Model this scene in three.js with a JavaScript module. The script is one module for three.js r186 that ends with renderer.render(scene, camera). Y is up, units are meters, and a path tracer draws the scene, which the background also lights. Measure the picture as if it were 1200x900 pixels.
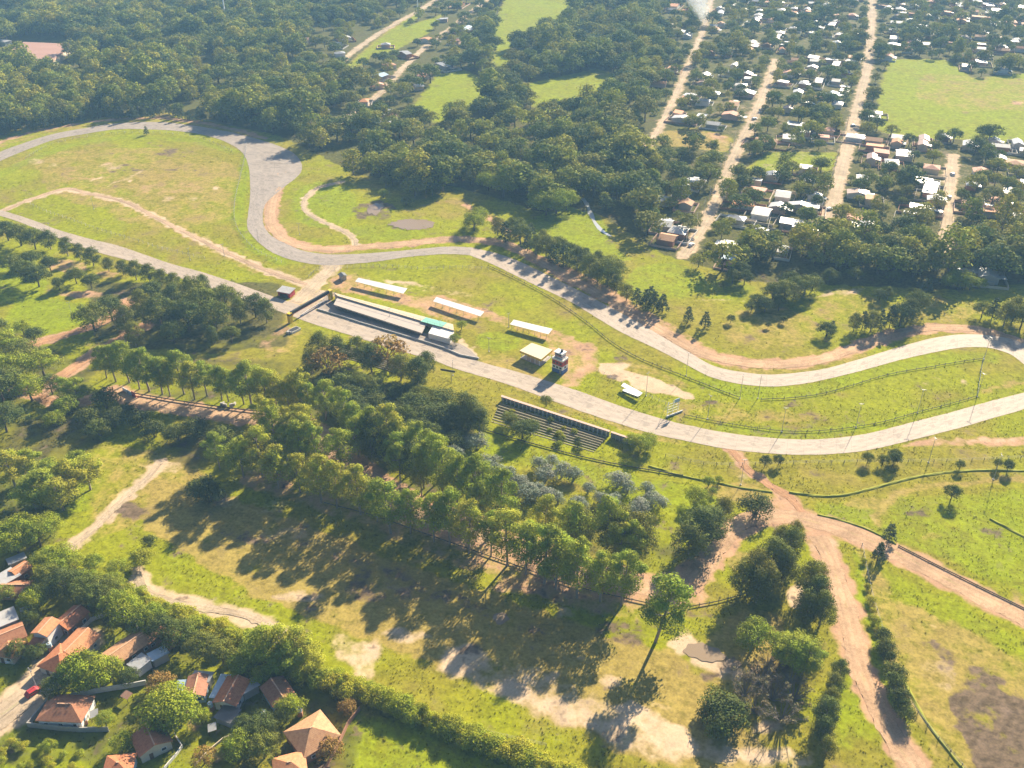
import * as THREE from 'three';
import { Sky } from 'three/addons/objects/Sky.js';
import { mergeGeometries } from 'three/addons/utils/BufferGeometryUtils.js';

// ---------- camera, sky, sun, exposure ----------
const scene = new THREE.Scene();
const CAM_H = 200, PITCH = 32 * Math.PI / 180, FPX = 1100;          // FPX: focal length in pixels of the 1200 x 900 photograph
const camera = new THREE.PerspectiveCamera(2 * Math.atan(450 / FPX) * 180 / Math.PI, 4 / 3, 1, 12000);
camera.position.set(0, CAM_H, 0);
camera.rotation.x = -PITCH;
scene.add(camera);
const SUN_EL = 27 * Math.PI / 180, SUN_AZ = 30.5 * Math.PI / 180;   // azimuth to the right of the viewing direction
const sunDir = new THREE.Vector3(Math.sin(SUN_AZ) * Math.cos(SUN_EL), Math.sin(SUN_EL), -Math.cos(SUN_AZ) * Math.cos(SUN_EL));
const sky = new Sky();
sky.scale.setScalar(10000);
sky.material.uniforms.sunPosition.value.copy(sunDir);
sky.material.uniforms.turbidity.value = 2;
sky.material.uniforms.rayleigh.value = 1.0;
sky.material.uniforms.mieCoefficient.value = 0.004;
sky.material.uniforms.mieDirectionalG.value = 0.8;
sky.name = 'sky'; sky.userData.kind = 'structure';
scene.add(sky);
scene.environmentIntensity = 0.1;
const sun = new THREE.DirectionalLight(new THREE.Color().setRGB(1, 0.85, 0.63), 5);
sun.position.copy(sunDir).multiplyScalar(1500).add(new THREE.Vector3(0, 0, -500));
sun.target.position.set(0, 0, -500);
sun.castShadow = true; sun.shadow.radius = 1.2;
sun.shadow.mapSize.set(4096, 4096);
Object.assign(sun.shadow.camera, { left: -800, right: 800, top: 800, bottom: -800, near: 100, far: 4000 });
scene.add(sun, sun.target);
scene.fog = new THREE.FogExp2(new THREE.Color().setRGB(0.34, 0.66, 1.0), 0.0002);
const renderer = new THREE.WebGLRenderer({ antialias: true });
renderer.toneMapping = THREE.LinearToneMapping;
renderer.toneMappingExposure = 3.15;
renderer.shadowMap.enabled = true;

// ---------- random numbers and noise ----------
function rng(seed) { let a = seed >>> 0; return () => { a = (a + 0x6D2B79F5) | 0; let t = Math.imul(a ^ (a >>> 15), 1 | a); t = (t + Math.imul(t ^ (t >>> 7), 61 | t)) ^ t; return ((t ^ (t >>> 14)) >>> 0) / 4294967296; }; }
const R = rng(20240611);
const rr = (a, b, r = R) => a + (b - a) * r();
const HT = new Float32Array(65536); { const r = rng(77); for (let i = 0; i < 65536; i++) HT[i] = r(); }
function vnoise(x, y) {
  const xi = Math.floor(x), yi = Math.floor(y), fx = x - xi, fy = y - yi;
  const u = fx * fx * (3 - 2 * fx), v = fy * fy * (3 - 2 * fy);
  const a = (yi & 255) << 8, b = ((yi + 1) & 255) << 8, c = xi & 255, d = (xi + 1) & 255;
  const p = HT[a | c], q = HT[a | d], s = HT[b | c], t = HT[b | d];
  return p + (q - p) * u + (s - p) * v + (p - q - s + t) * u * v;
}
const fbm = (x, y, o = 3) => { let s = 0, a = 0.5, n = 0; for (let i = 0; i < o; i++) { s += a * vnoise(x, y); n += a; a *= 0.5; x = x * 2.03 + 17.3; y = y * 2.03 + 5.7; } return s / n; };
const sst = (a, b, x) => { const t = Math.min(1, Math.max(0, (x - a) / (b - a))); return t * t * (3 - 2 * t); };
const lerp = (a, b, t) => a + (b - a) * t;

// ---------- from a pixel of the photograph to the ground, and back ----------
const cp = Math.cos(PITCH), sp = Math.sin(PITCH);
const gy = (x, z) => 1.1 * (fbm(x / 70 + 40, z / 70 + 40, 2) - 0.5) + 0.35 * (vnoise(x / 17 + 9, z / 17 + 3) - 0.5);
function G(px, py, h) {
  const dx = px - 600, dy = -(py - 450);
  const wy = -sp * FPX + cp * dy, wz = -cp * FPX - sp * dy;
  let hh = h === undefined ? 0 : h, x, z;
  for (let i = 0; i < 2; i++) {
    const t = (hh - CAM_H) / wy; x = dx * t; z = wz * t;
    if (h === undefined) hh = gy(x, z); else break;
  }
  return new THREE.Vector3(x, hh, z);
}
const GH = (px, py, h) => { const a = G(px, py); return G(px, py, a.y + h); };      // h above the ground
function toPx(x, z, y = 0) { const d = -z * cp - (y - CAM_H) * sp, u = (y - CAM_H) * cp - z * sp; return [600 + FPX * x / d, 450 - FPX * u / d]; }
const V = (x, y, z) => new THREE.Vector3(x, y, z);

// ---------- naming ----------
const taken = new Map();
function numbered(n) { const k = taken.get(n) || 0; taken.set(n, k + 1); return k ? n + '_' + String(k).padStart(3, '0') : n; }
function add(o, name, label, category, group, kind) {
  o.name = numbered(name); scene.add(o);
  if (label) o.userData.label = label;
  if (category) o.userData.category = category;
  if (group) o.userData.group = group;
  if (kind) o.userData.kind = kind;
  return o;
}
const shadowed = (m) => { m.castShadow = true; m.receiveShadow = true; return m; };
function part(parent, name, geo, mat) { const m = shadowed(new THREE.Mesh(geo, mat)); m.name = name; parent.add(m); return m; }
function thing(name, label, category, pos, turn = 0, group) { const o = new THREE.Group(); if (pos) o.position.copy(pos); o.rotation.y = turn; return add(o, name, label, category, group); }
const lin = (r, g, b) => new THREE.Color().setRGB(r, g, b);
const std = (r, g, b, rough = 0.9, extra = {}) => new THREE.MeshStandardMaterial({ color: lin(r, g, b), roughness: rough, side: THREE.DoubleSide, ...extra });

// ---------- textures of matter ----------
function dataTex(n, m, f, srgb = true) {
  const d = new Uint8Array(n * m * 4);
  for (let j = 0; j < m; j++) for (let i = 0; i < n; i++) { const c = f(i / n, j / m); const k = (j * n + i) * 4; for (let q = 0; q < 3; q++) { let v = Math.min(1, Math.max(0, c[q])); if (srgb) v = v <= 0.0031308 ? v * 12.92 : 1.055 * Math.pow(v, 1 / 2.4) - 0.055; d[k + q] = v * 255; } d[k + 3] = 255; }
  const t = new THREE.DataTexture(d, n, m); t.wrapS = t.wrapT = THREE.RepeatWrapping; t.magFilter = THREE.LinearFilter; t.minFilter = THREE.LinearMipmapLinearFilter; t.generateMipmaps = true; if (srgb) t.colorSpace = THREE.SRGBColorSpace; t.needsUpdate = true; return t;
}
// tileable noise in the unit square, p cells a side
function tn(u, v, p, s = 0) { const x = u * p, y = v * p, xi = Math.floor(x), yi = Math.floor(y), fx = x - xi, fy = y - yi; const h = (i, j) => HT[((((j % p) + p) % p + s * 31) & 255) << 8 | ((((i % p) + p) % p + s * 57) & 255)]; const a = fx * fx * (3 - 2 * fx), b = fy * fy * (3 - 2 * fy); return lerp(lerp(h(xi, yi), h(xi + 1, yi), a), lerp(h(xi, yi + 1), h(xi + 1, yi + 1), a), b); }
const tf = (u, v, p, s = 0) => 0.5 * tn(u, v, p, s) + 0.28 * tn(u, v, p * 2, s + 1) + 0.14 * tn(u, v, p * 4, s + 2) + 0.08 * tn(u, v, p * 8, s + 3);
// ---------- what the ground is made of: strokes and patches named by the photograph's pixels ----------
// channel: 0 red earth, 1 pale sand, 2 dry grass, 3 mud and other dark ground, 4 lush grass, 5 leaf litter
const paints = [];
const P2 = (a) => a.map(([x, y]) => { const g = G(x, y); return [g.x, g.z]; });
const stroke = (ch, w, amt, ...pts) => paints.push({ ch, w, amt, pts: P2(pts) });
const patch = (ch, amt, ...pts) => paints.push({ ch, w: 0, amt, pts: P2(pts) });
const blob = (ch, amt, px, py, rx, ry) => { const a = []; for (let k = 0; k < 14; k++) a.push([px + rx * Math.cos(k * 0.4488), py + ry * Math.sin(k * 0.4488)]); patch(ch, amt, ...a); };

// road courses, used for the paint under them as well as for their meshes
const ROADS = {
  dirtTrack: [7.5, [130, 458], [150, 465], [185, 474], [230, 481], [290, 489], [340, 495], [368, 503], [385, 520], [410, 545], [450, 577], [490, 600], [527, 615], [593, 636], [640, 653], [687, 673], [750, 688], [795, 688], [820, 668], [840, 642], [862, 618], [890, 606], [930, 606], [975, 617], [1010, 630], [1050, 648], [1100, 674], [1150, 699], [1200, 724], [1270, 760]],
  southRoad: [6.6, [958, 628], [975, 660], [988, 700], [998, 740], [1008, 785], [1028, 828], [1052, 872], [1075, 905], [1095, 940]],
  trackFoot: [3.2, [853, 524], [866, 538], [877, 551], [900, 567], [927, 585], [940, 600]],
  westRoad: [5.5, [20, 412], [45, 402], [75, 393], [110, 382], [135, 368], [150, 352]],
  westRoadLow: [6, [60, 450], [85, 432], [112, 414], [140, 398], [170, 380]],
  westRoadMid: [5, [20, 452], [60, 470], [100, 470], [135, 458]],
  field: [4.5, [-30, 259], [0, 249], [30, 236], [78, 221], [100, 226], [147, 237], [187, 257], [227, 277], [267, 297], [315, 318], [362, 334]],
  loop: [3.6, [400, 213], [385, 216], [369, 222], [357, 233], [356, 244], [367, 254], [388, 264], [405, 272], [416, 281], [417, 288]],
  connector: [7.5, [392, 308], [384, 318], [374, 328], [360, 342], [346, 354]],
  runoff: [6.5, [331, 196], [328, 215], [320, 232], [317, 250], [319, 266], [331, 279], [352, 288], [384, 292], [420, 290], [460, 287], [500, 283], [545, 280], [585, 284], [613, 295], [650, 316], [700, 344], [740, 367], [780, 391], [815, 411], [850, 422], [890, 427], [930, 426], [967, 420], [1005, 406], [1050, 391], [1100, 384], [1150, 387], [1200, 402], [1235, 420]],
  southPath: [4, [85, 640], [108, 622], [130, 600], [150, 580], [175, 558], [188, 540]],
  rut: [3, [1030, 618], [1034, 598], [1048, 582], [1072, 572], [1110, 567], [1160, 563], [1210, 562]],
  sandTrack: [4.5, [160, 672], [168, 690], [190, 702], [235, 712], [290, 722], [330, 742]],
  townA: [6.2, [800, 301], [812, 284], [828, 260], [840, 232], [852, 203], [866, 172], [880, 145], [892, 118], [903, 88], [910, 70]],
  townB: [7.2, [958, 284], [966, 264], [976, 238], [986, 200], [994, 168], [1002, 140], [1009, 108], [1017, 76], [1020, 45], [1022, 15], [1023, -12]],
  townC: [6.2, [1108, 306], [1109, 280], [1111, 250], [1113, 220], [1117, 182]],
  townD: [5, [752, 182], [770, 155], [786, 124], [800, 92], [813, 62], [824, 36], [831, 12], [836, -12]],
  laneA: [6, [400, 72], [420, 56], [443, 40], [466, 26], [490, 13], [510, 0]],
  laneB: [5.5, [390, 150], [418, 130], [438, 116], [458, 96], [472, 80], [487, 66], [503, 51], [530, 32], [552, 14], [570, 0]],
  street: [10, [-20, 852], [10, 834], [40, 808], [66, 784], [90, 756]],
};
const RED = ['dirtTrack', 'southRoad', 'trackFoot', 'westRoad', 'westRoadLow', 'westRoadMid', 'runoff'];
for (const [k, r] of Object.entries(ROADS)) {
  const [w, ...pts] = r, red = RED.includes(k) ? 0 : 1; if (k === 'rut') { stroke(2, w * 1.2, 0.75, ...pts); continue; }
  stroke(red, w * 1.25, 0.8, ...pts); stroke(red, w * 1.7, 0.25, ...pts);
}
// oval infield: dry centre, bare spots, mud
blob(2, 0.5, 165, 210, 120, 38); blob(2, 0.5, 200, 240, 80, 28); blob(2, 0.5, 120, 195, 80, 22);
blob(1, 0.45, 42, 189, 11, 4); blob(1, 0.4, 130, 195, 16, 5); blob(1, 0.5, 62, 193, 7, 2.5); blob(1, 0.8, 153, 212, 4, 2); blob(1, 0.5, 225, 233, 6, 2.5); blob(1, 0.4, 195, 233, 8, 4); blob(1, 0.7, 253, 221, 5, 2);
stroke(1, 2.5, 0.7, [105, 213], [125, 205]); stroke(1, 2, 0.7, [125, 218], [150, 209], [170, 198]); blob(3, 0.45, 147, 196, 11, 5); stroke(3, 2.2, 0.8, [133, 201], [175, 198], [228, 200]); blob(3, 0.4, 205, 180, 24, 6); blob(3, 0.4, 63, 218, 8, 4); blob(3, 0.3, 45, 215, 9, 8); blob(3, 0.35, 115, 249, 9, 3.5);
blob(0, 0.35, 150, 238, 14, 5); blob(0, 0.4, 127, 193, 8, 4); stroke(2, 9, 0.6, [80, 222], [147, 237], [227, 277], [300, 315]); stroke(4, 8, 0.6, [292, 175], [284, 210], [278, 255], [297, 290], [330, 307]);
stroke(4, 10, 0.5, [0, 205], [30, 190], [80, 170], [150, 160], [230, 164], [275, 178]);
stroke(2, 2, 0.7, [165, 297], [174, 287]);
stroke(0, 7, 0.75, [-20, 176], [0, 166], [40, 154], [90, 145], [140, 139], [190, 138], [240, 144], [280, 153], [310, 162]); stroke(2, 12, 0.5, [0, 170], [60, 152], [140, 142], [220, 143], [290, 158]); stroke(0, 6, 0.45, [78, 222], [147, 238], [227, 278], [315, 319], [362, 335]); blob(2, 0.6, 215, 205, 55, 14); blob(0, 0.3, 200, 222, 40, 9); blob(0, 0.3, 100, 205, 30, 8);
// loop meadow and pond
blob(4, 0.6, 380, 240, 40, 28); blob(3, 0.6, 440, 247, 26, 12); blob(3, 0.5, 480, 262, 30, 9);  blob(4, 0.5, 450, 272, 50, 10);
blob(0, 0.35, 330, 185, 14, 12);
// red banks of the upper straight
stroke(0, 9, 0.55, [640, 305], [700, 335], [760, 372], [830, 412]); stroke(2, 14, 0.5, [640, 312], [700, 342], [760, 378], [830, 418], [900, 432], [1000, 412]);
stroke(0, 5, 0.6, [545, 240], [575, 258], [600, 272]); stroke(2, 10, 0.5, [530, 235], [575, 255], [600, 275]);
blob(4, 0.7, 665, 270, 50, 26); blob(4, 0.6, 780, 330, 50, 22); blob(4, 0.5, 850, 340, 35, 14); blob(2, 0.5, 900, 385, 60, 26); blob(2, 0.45, 990, 360, 50, 18); blob(1, 0.4, 985, 343, 25, 5); blob(2, 0.5, 1100, 362, 60, 14); stroke(3, 1.6, 0.8, [830, 388], [850, 398], [866, 403]); stroke(3, 1.6, 0.7, [866, 408], [884, 392]); blob(3, 0.4, 915, 408, 20, 6);
blob(1, 0.5, 1010, 340, 8, 3); stroke(1, 2.2, 0.6, [800, 352], [870, 352], [960, 348], [1005, 340]);
// paddock
patch(0, 0.5, [385, 322], [420, 320], [480, 345], [520, 345], [600, 374], [660, 390], [700, 405], [705, 425], [690, 440], [680, 455], [655, 452], [648, 430], [640, 400], [560, 372], [530, 380], [470, 358], [420, 345], [385, 340]);
patch(1, 0.35, [395, 318], [450, 325], [500, 332], [560, 345], [560, 352], [480, 340], [410, 326]);
stroke(1, 2.4, 0.8, [452, 329], [495, 334]); stroke(1, 3.2, 0.9, [538, 398], [546, 405], [556, 420]); stroke(0, 4, 0.6, [665, 395], [690, 410], [683, 435], [660, 453]);
patch(2, 0.6, [540, 412], [600, 425], [660, 447], [650, 452], [590, 440], [545, 425]); blob(4, 0.6, 585, 400, 30, 12); patch(2, 0.5, [560, 415], [600, 430], [640, 445], [620, 425], [590, 412]);
patch(1, 0.95, [701, 424], [722, 424], [735, 433], [756, 440], [780, 447], [800, 457], [815, 466], [805, 469], [780, 462], [752, 458], [735, 448], [712, 440], [702, 434]); blob(1, 0.8, 728, 428, 14, 4); blob(3, 0.6, 728, 420, 10, 3); blob(3, 0.45, 725, 442, 14, 3); blob(2, 0.6, 722, 432, 26, 9);
stroke(3, 1.8, 0.8, [735, 422], [752, 424], [775, 434], [790, 446]); stroke(2, 5, 0.6, [735, 424], [770, 436], [800, 452]); blob(3, 0.7, 832, 472, 9, 3); blob(2, 0.4, 815, 480, 60, 12);
patch(2, 0.7, [405, 395], [470, 410], [540, 432], [600, 455], [640, 470], [700, 492], [760, 514], [800, 523], [800, 518], [700, 487], [600, 449], [500, 418], [420, 390]);
patch(1, 0.4, [330, 352], [346, 350], [372, 365], [350, 372], [335, 366]); patch(0, 0.45, [300, 402], [335, 375], [352, 370], [345, 380], [318, 404], [352, 415], [345, 420], [305, 408]); patch(2, 0.6, [290, 330], [330, 345], [350, 375], [350, 412], [310, 420], [290, 390]);
// infield right
blob(2, 0.55, 900, 488, 70, 8); blob(3, 0.35, 975, 492, 24, 8); blob(3, 0.3, 945, 484, 20, 4); blob(3, 0.35, 1012, 494, 10, 6); blob(1, 0.8, 1086, 449, 6, 2); blob(1, 0.8, 1129, 448, 5, 2.4); blob(1, 0.7, 1100, 444, 4, 1.4); blob(1, 0.7, 1047, 482, 6, 1.6); stroke(2, 3, 0.7, [1150, 458], [1175, 452], [1205, 448]);
stroke(4, 10, 0.5, [830, 450], [880, 461], [950, 458], [1030, 435], [1100, 422], [1160, 418]); stroke(4, 8, 0.5, [850, 502], [940, 510], [1040, 495], [1120, 475]);
patch(0, 0.6, [1040, 526], [1085, 513], [1200, 510], [1260, 508], [1260, 523], [1100, 523]); patch(1, 0.5, [1085, 514], [1200, 511], [1200, 517], [1090, 520]);
// meadow south of the straight
patch(4, 0.5, [560, 505], [640, 530], [760, 560], [850, 575], [850, 600], [760, 600], [640, 555], [560, 530]);
patch(4, 0.55, [950, 590], [1060, 580], [1260, 570], [1260, 720], [1160, 680], [1050, 635], [960, 605]);
blob(2, 0.6, 865, 575, 45, 12); blob(0, 0.5, 915, 588, 30, 8); blob(3, 0.75, 1080, 601, 12, 4); blob(3, 0.45, 1085, 590, 20, 5); blob(2, 0.6, 1090, 630, 20, 4); blob(3, 0.4, 1170, 620, 18, 6); blob(2, 0.7, 1020, 590, 30, 8); stroke(1, 1.3, 0.6, [1026, 620], [1031, 596], [1045, 582], [1072, 573]);
blob(1, 0.8, 870, 560, 10, 2); stroke(2, 1.5, 0.7, [868, 570], [866, 545]);
// south-east field
patch(2, 0.7, [1045, 700], [1100, 720], [1210, 780], [1260, 960], [1150, 930], [1085, 830], [1060, 760]); patch(4, 0.45, [1030, 660], [1110, 700], [1210, 755], [1210, 780], [1100, 730], [1040, 700]);
blob(1, 0.5, 1092, 732, 10, 4); blob(1, 0.3, 1100, 790, 25, 30); patch(3, 0.95, [1110, 815], [1140, 800], [1175, 808], [1210, 830], [1260, 960], [1160, 930], [1130, 880], [1118, 845]); patch(3, 0.75, [1130, 782], [1155, 778], [1175, 800], [1160, 815], [1135, 800]); patch(3, 0.65, [1075, 752], [1100, 752], [1125, 770], [1118, 778], [1090, 765]); blob(3, 0.6, 1178, 776, 8, 3); blob(1, 0.6, 1178, 835, 9, 8); blob(1, 0.35, 1140, 850, 10, 10);
blob(1, 0.45, 965, 640, 22, 12); blob(2, 0.6, 880, 660, 30, 14); blob(2, 0.7, 880, 770, 55, 60); blob(3, 0.4, 900, 800, 34, 34); blob(1, 0.7, 935, 700, 12, 14); blob(1, 0.5, 895, 850, 25, 10); stroke(2, 8, 0.5, [1015, 640], [1040, 720], [1060, 800], [1110, 880]); stroke(4, 4, 0.7, [1005, 650], [1020, 720], [1035, 770], [1060, 840]); patch(4, 0.6, [985, 770], [1020, 840], [1030, 870], [975, 880], [980, 820]);
// big clearing in the south
patch(2, 0.82, [180, 560], [300, 590], [420, 640], [560, 690], [700, 740], [790, 760], [900, 880], [880, 920], [720, 880], [560, 800], [400, 740], [280, 690], [170, 620]);
patch(4, 0.25, [180, 650], [260, 640], [330, 680], [400, 720], [380, 750], [300, 730], [200, 690]); patch(4, 0.15, [430, 790], [520, 800], [640, 840], [760, 880], [800, 900], [660, 900], [520, 850]);
stroke(1, 6, 0.6, [575, 795], [620, 812], [665, 832], [705, 850], [745, 845], [775, 862], [810, 880], [870, 885], [940, 888]); stroke(1, 6.5, 0.7, [740, 832], [775, 848], [800, 868]); stroke(1, 13, 0.45, [540, 775], [600, 800], [700, 840], [790, 870]); blob(1, 0.7, 545, 775, 34, 16); blob(1, 0.6, 420, 765, 32, 14); blob(1, 0.55, 470, 745, 34, 9); blob(1, 0.5, 350, 700, 30, 7); blob(1, 0.55, 640, 790, 24, 8); blob(0, 0.5, 620, 690, 60, 9); blob(1, 0.5, 720, 800, 16, 10); stroke(1, 6, 0.5, [400, 748], [425, 770], [430, 790]); stroke(1, 6, 0.6, [800, 745], [830, 770], [860, 790]); blob(1, 0.95, 800, 757, 17, 9); blob(1, 0.9, 830, 775, 22, 7); blob(1, 0.8, 846, 788, 10, 4); blob(3, 0.7, 822, 764, 13, 9); blob(3, 0.6, 850, 776, 16, 7); blob(3, 0.7, 834, 792, 9, 8);
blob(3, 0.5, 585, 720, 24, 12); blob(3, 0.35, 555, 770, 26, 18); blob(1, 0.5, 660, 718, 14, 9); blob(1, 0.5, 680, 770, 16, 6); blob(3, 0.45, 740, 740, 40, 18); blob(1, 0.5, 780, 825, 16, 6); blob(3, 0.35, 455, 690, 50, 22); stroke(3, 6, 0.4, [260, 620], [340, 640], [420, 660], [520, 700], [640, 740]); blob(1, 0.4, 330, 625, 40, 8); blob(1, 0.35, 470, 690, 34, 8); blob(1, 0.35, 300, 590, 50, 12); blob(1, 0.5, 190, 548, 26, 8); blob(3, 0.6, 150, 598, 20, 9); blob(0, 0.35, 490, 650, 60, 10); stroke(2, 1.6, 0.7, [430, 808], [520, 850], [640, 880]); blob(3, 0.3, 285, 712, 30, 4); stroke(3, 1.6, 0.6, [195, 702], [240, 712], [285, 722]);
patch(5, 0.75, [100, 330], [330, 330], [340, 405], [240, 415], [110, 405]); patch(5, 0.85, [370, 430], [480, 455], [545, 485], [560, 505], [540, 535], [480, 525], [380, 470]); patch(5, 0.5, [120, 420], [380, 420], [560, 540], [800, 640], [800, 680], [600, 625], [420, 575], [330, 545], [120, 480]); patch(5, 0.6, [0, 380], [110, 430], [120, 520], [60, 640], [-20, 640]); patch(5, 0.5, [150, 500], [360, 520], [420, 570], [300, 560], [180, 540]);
patch(2, 0.5, [110, 520], [230, 530], [240, 560], [150, 620], [100, 640]); patch(4, 0.7, [20, 345], [100, 355], [110, 375], [40, 395], [0, 390]); patch(4, 0.6, [0, 300], [60, 330], [40, 360], [-30, 350]); blob(0, 0.6, 80, 312, 26, 8); blob(0, 0.6, 125, 322, 14, 5); blob(0, 0.55, 95, 345, 30, 5); blob(0, 0.4, 35, 455, 30, 10); patch(4, 0.7, [0, 560], [60, 560], [130, 560], [100, 600], [60, 610], [0, 640]);
stroke(0, 15, 0.62, [400, 535], [450, 577], [527, 615], [593, 636], [687, 673], [750, 690], [800, 692]); stroke(0, 12, 0.45, [300, 560], [420, 600], [520, 640], [640, 685], [740, 712]);
// settlement yards
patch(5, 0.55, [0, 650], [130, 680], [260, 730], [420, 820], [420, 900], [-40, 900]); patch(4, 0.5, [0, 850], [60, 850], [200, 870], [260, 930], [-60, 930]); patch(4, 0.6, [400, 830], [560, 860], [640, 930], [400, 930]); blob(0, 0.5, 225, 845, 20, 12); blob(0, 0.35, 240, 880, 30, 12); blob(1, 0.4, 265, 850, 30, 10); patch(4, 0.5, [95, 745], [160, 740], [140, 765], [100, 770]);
stroke(4, 4, 0.7, [75, 800], [50, 825], [10, 865]);
// woods and town
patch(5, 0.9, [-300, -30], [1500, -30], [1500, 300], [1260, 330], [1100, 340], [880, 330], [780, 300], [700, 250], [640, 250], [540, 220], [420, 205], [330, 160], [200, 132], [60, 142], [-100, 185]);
const CLEAR = {
  paleField: [[775, 154], [815, 150], [859, 161], [852, 178], [771, 170]],
  bigField: [[1042, 70], [1108, 70], [1140, 92], [1200, 86], [1300, 84], [1300, 170], [1108, 163], [1053, 161], [1028, 152], [1026, 136], [1031, 103]],
  meadowA: [[478, 132], [512, 88], [545, 82], [582, 102], [568, 128], [510, 144]],
  meadowB: [[572, 54], [594, -12], [694, -12], [668, 25], [622, 45], [590, 60]],
  meadowC: [[608, 100], [700, 80], [738, 94], [702, 128], [632, 136]],
  glade: [[640, 250], [664, 240], [690, 250], [720, 285], [740, 305], [690, 310], [640, 275]],
  laneStrip: [[405, 78], [470, 22], [500, 8], [478, 32], [430, 70], [412, 84]],
  townYardA: [[872, 200], [900, 178], [980, 178], [975, 200]],
  oldField: [[0, 20], [20, 8], [35, 0], [10, 26]],
  gladeB: [[574, 78], [586, 48], [600, 62], [596, 84], [582, 104]], gladeC: [[700, 92], [722, 86], [718, 110], [702, 112]], gladeD: [[598, 128], [640, 131], [652, 140], [612, 143]], gladeE: [[430, 60], [480, 30], [520, 16], [500, 40], [450, 66]], gladeF: [[700, 20], [730, 8], [738, 18], [712, 34]],
  slope: [[1020, 296], [1075, 276], [1060, 290], [1030, 300]],
};
for (const k in CLEAR) { patch(4, k === 'paleField' ? 0.3 : 0.6, ...CLEAR[k]); paints.push({ ch: 5, w: 0, amt: -1, pts: P2(CLEAR[k]) }); }
patch(2, 0.42, [1080, 85], [1260, 95], [1260, 128], [1120, 132], [1070, 112]); patch(2, 0.8, ...CLEAR.paleField); patch(0, 0.5, [825, 152], [858, 160], [852, 168], [820, 160]); blob(0, 0.6, 1192, 121, 10, 2); stroke(1, 1.6, 0.8, [1070, 104], [1078, 118], [1084, 134]);
patch(1, 0.25, [780, 0], [1020, 0], [960, 270], [850, 250], [780, 120]); patch(1, 0.25, [1020, 160], [1200, 170], [1200, 260], [980, 270]); stroke(2, 9, 0.6, [405, 75], [440, 45], [490, 12]); stroke(2, 8, 0.5, [400, 140], [470, 80], [540, 30]);
console.log('paints', paints.length);

// ---------- the ground: one terrain in three sheets of rising coarseness, and the far country ----------
function maskOf(x0, x1, z0, z1, n, m, chs) {
  const c = document.createElement('canvas'); c.width = n; c.height = m; const g = c.getContext('2d');
  g.fillStyle = '#000'; g.fillRect(0, 0, n, m); g.lineCap = 'round'; g.lineJoin = 'round';
  const sx = n / (x1 - x0), sz = m / (z1 - z0);
  for (const p of paints) {
    const k = chs.indexOf(p.ch); if (k < 0) continue;
    const v = Math.round(255 * Math.abs(p.amt)), col = 'rgb(' + [0, 1, 2].map((q) => (p.amt < 0 ? (q === k ? 0 : 255) : (q === k ? v : 0))).join(',') + ')';
    g.globalCompositeOperation = p.amt < 0 ? 'multiply' : 'lighten';
    g.beginPath(); p.pts.forEach(([x, z], i) => (i ? g.lineTo : g.moveTo).call(g, (x - x0) * sx, (z - z0) * sz));
    if (p.w) { g.strokeStyle = col; g.lineWidth = p.w * sx; g.stroke(); } else { g.closePath(); g.fillStyle = col; g.fill(); }
  }
  const d = g.getImageData(0, 0, n, m).data, out = [];
  for (let k = 0; k < 3; k++) {
    let a = new Float32Array(n * m), b = new Float32Array(n * m); for (let i = 0; i < n * m; i++) a[i] = d[i * 4 + k] / 255;
    const r = Math.max(1, Math.round(0.9 * sx));
    for (let pass = 0; pass < 2; pass++) {
      for (let j = 0; j < m; j++) { let s = 0; for (let i = -r; i <= r; i++) s += a[j * n + Math.min(n - 1, Math.max(0, i))]; for (let i = 0; i < n; i++) { b[j * n + i] = s / (2 * r + 1); s += a[j * n + Math.min(n - 1, i + r + 1)] - a[j * n + Math.max(0, i - r)]; } }
      for (let i = 0; i < n; i++) { let s = 0; for (let j = -r; j <= r; j++) s += b[Math.min(m - 1, Math.max(0, j)) * n + i]; for (let j = 0; j < m; j++) { a[j * n + i] = s / (2 * r + 1); s += b[Math.min(m - 1, j + r + 1) * n + i] - b[Math.max(0, j - r) * n + i]; } }
    }
    out.push(a);
  }
  return out;
}
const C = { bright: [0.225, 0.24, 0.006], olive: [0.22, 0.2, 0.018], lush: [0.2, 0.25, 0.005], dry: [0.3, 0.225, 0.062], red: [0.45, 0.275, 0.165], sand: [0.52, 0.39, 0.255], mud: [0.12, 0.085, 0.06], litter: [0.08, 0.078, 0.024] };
const mix3 = (o, c, t) => { o[0] += (c[0] - o[0]) * t; o[1] += (c[1] - o[1]) * t; o[2] += (c[2] - o[2]) * t; };
const sheets = [];
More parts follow.
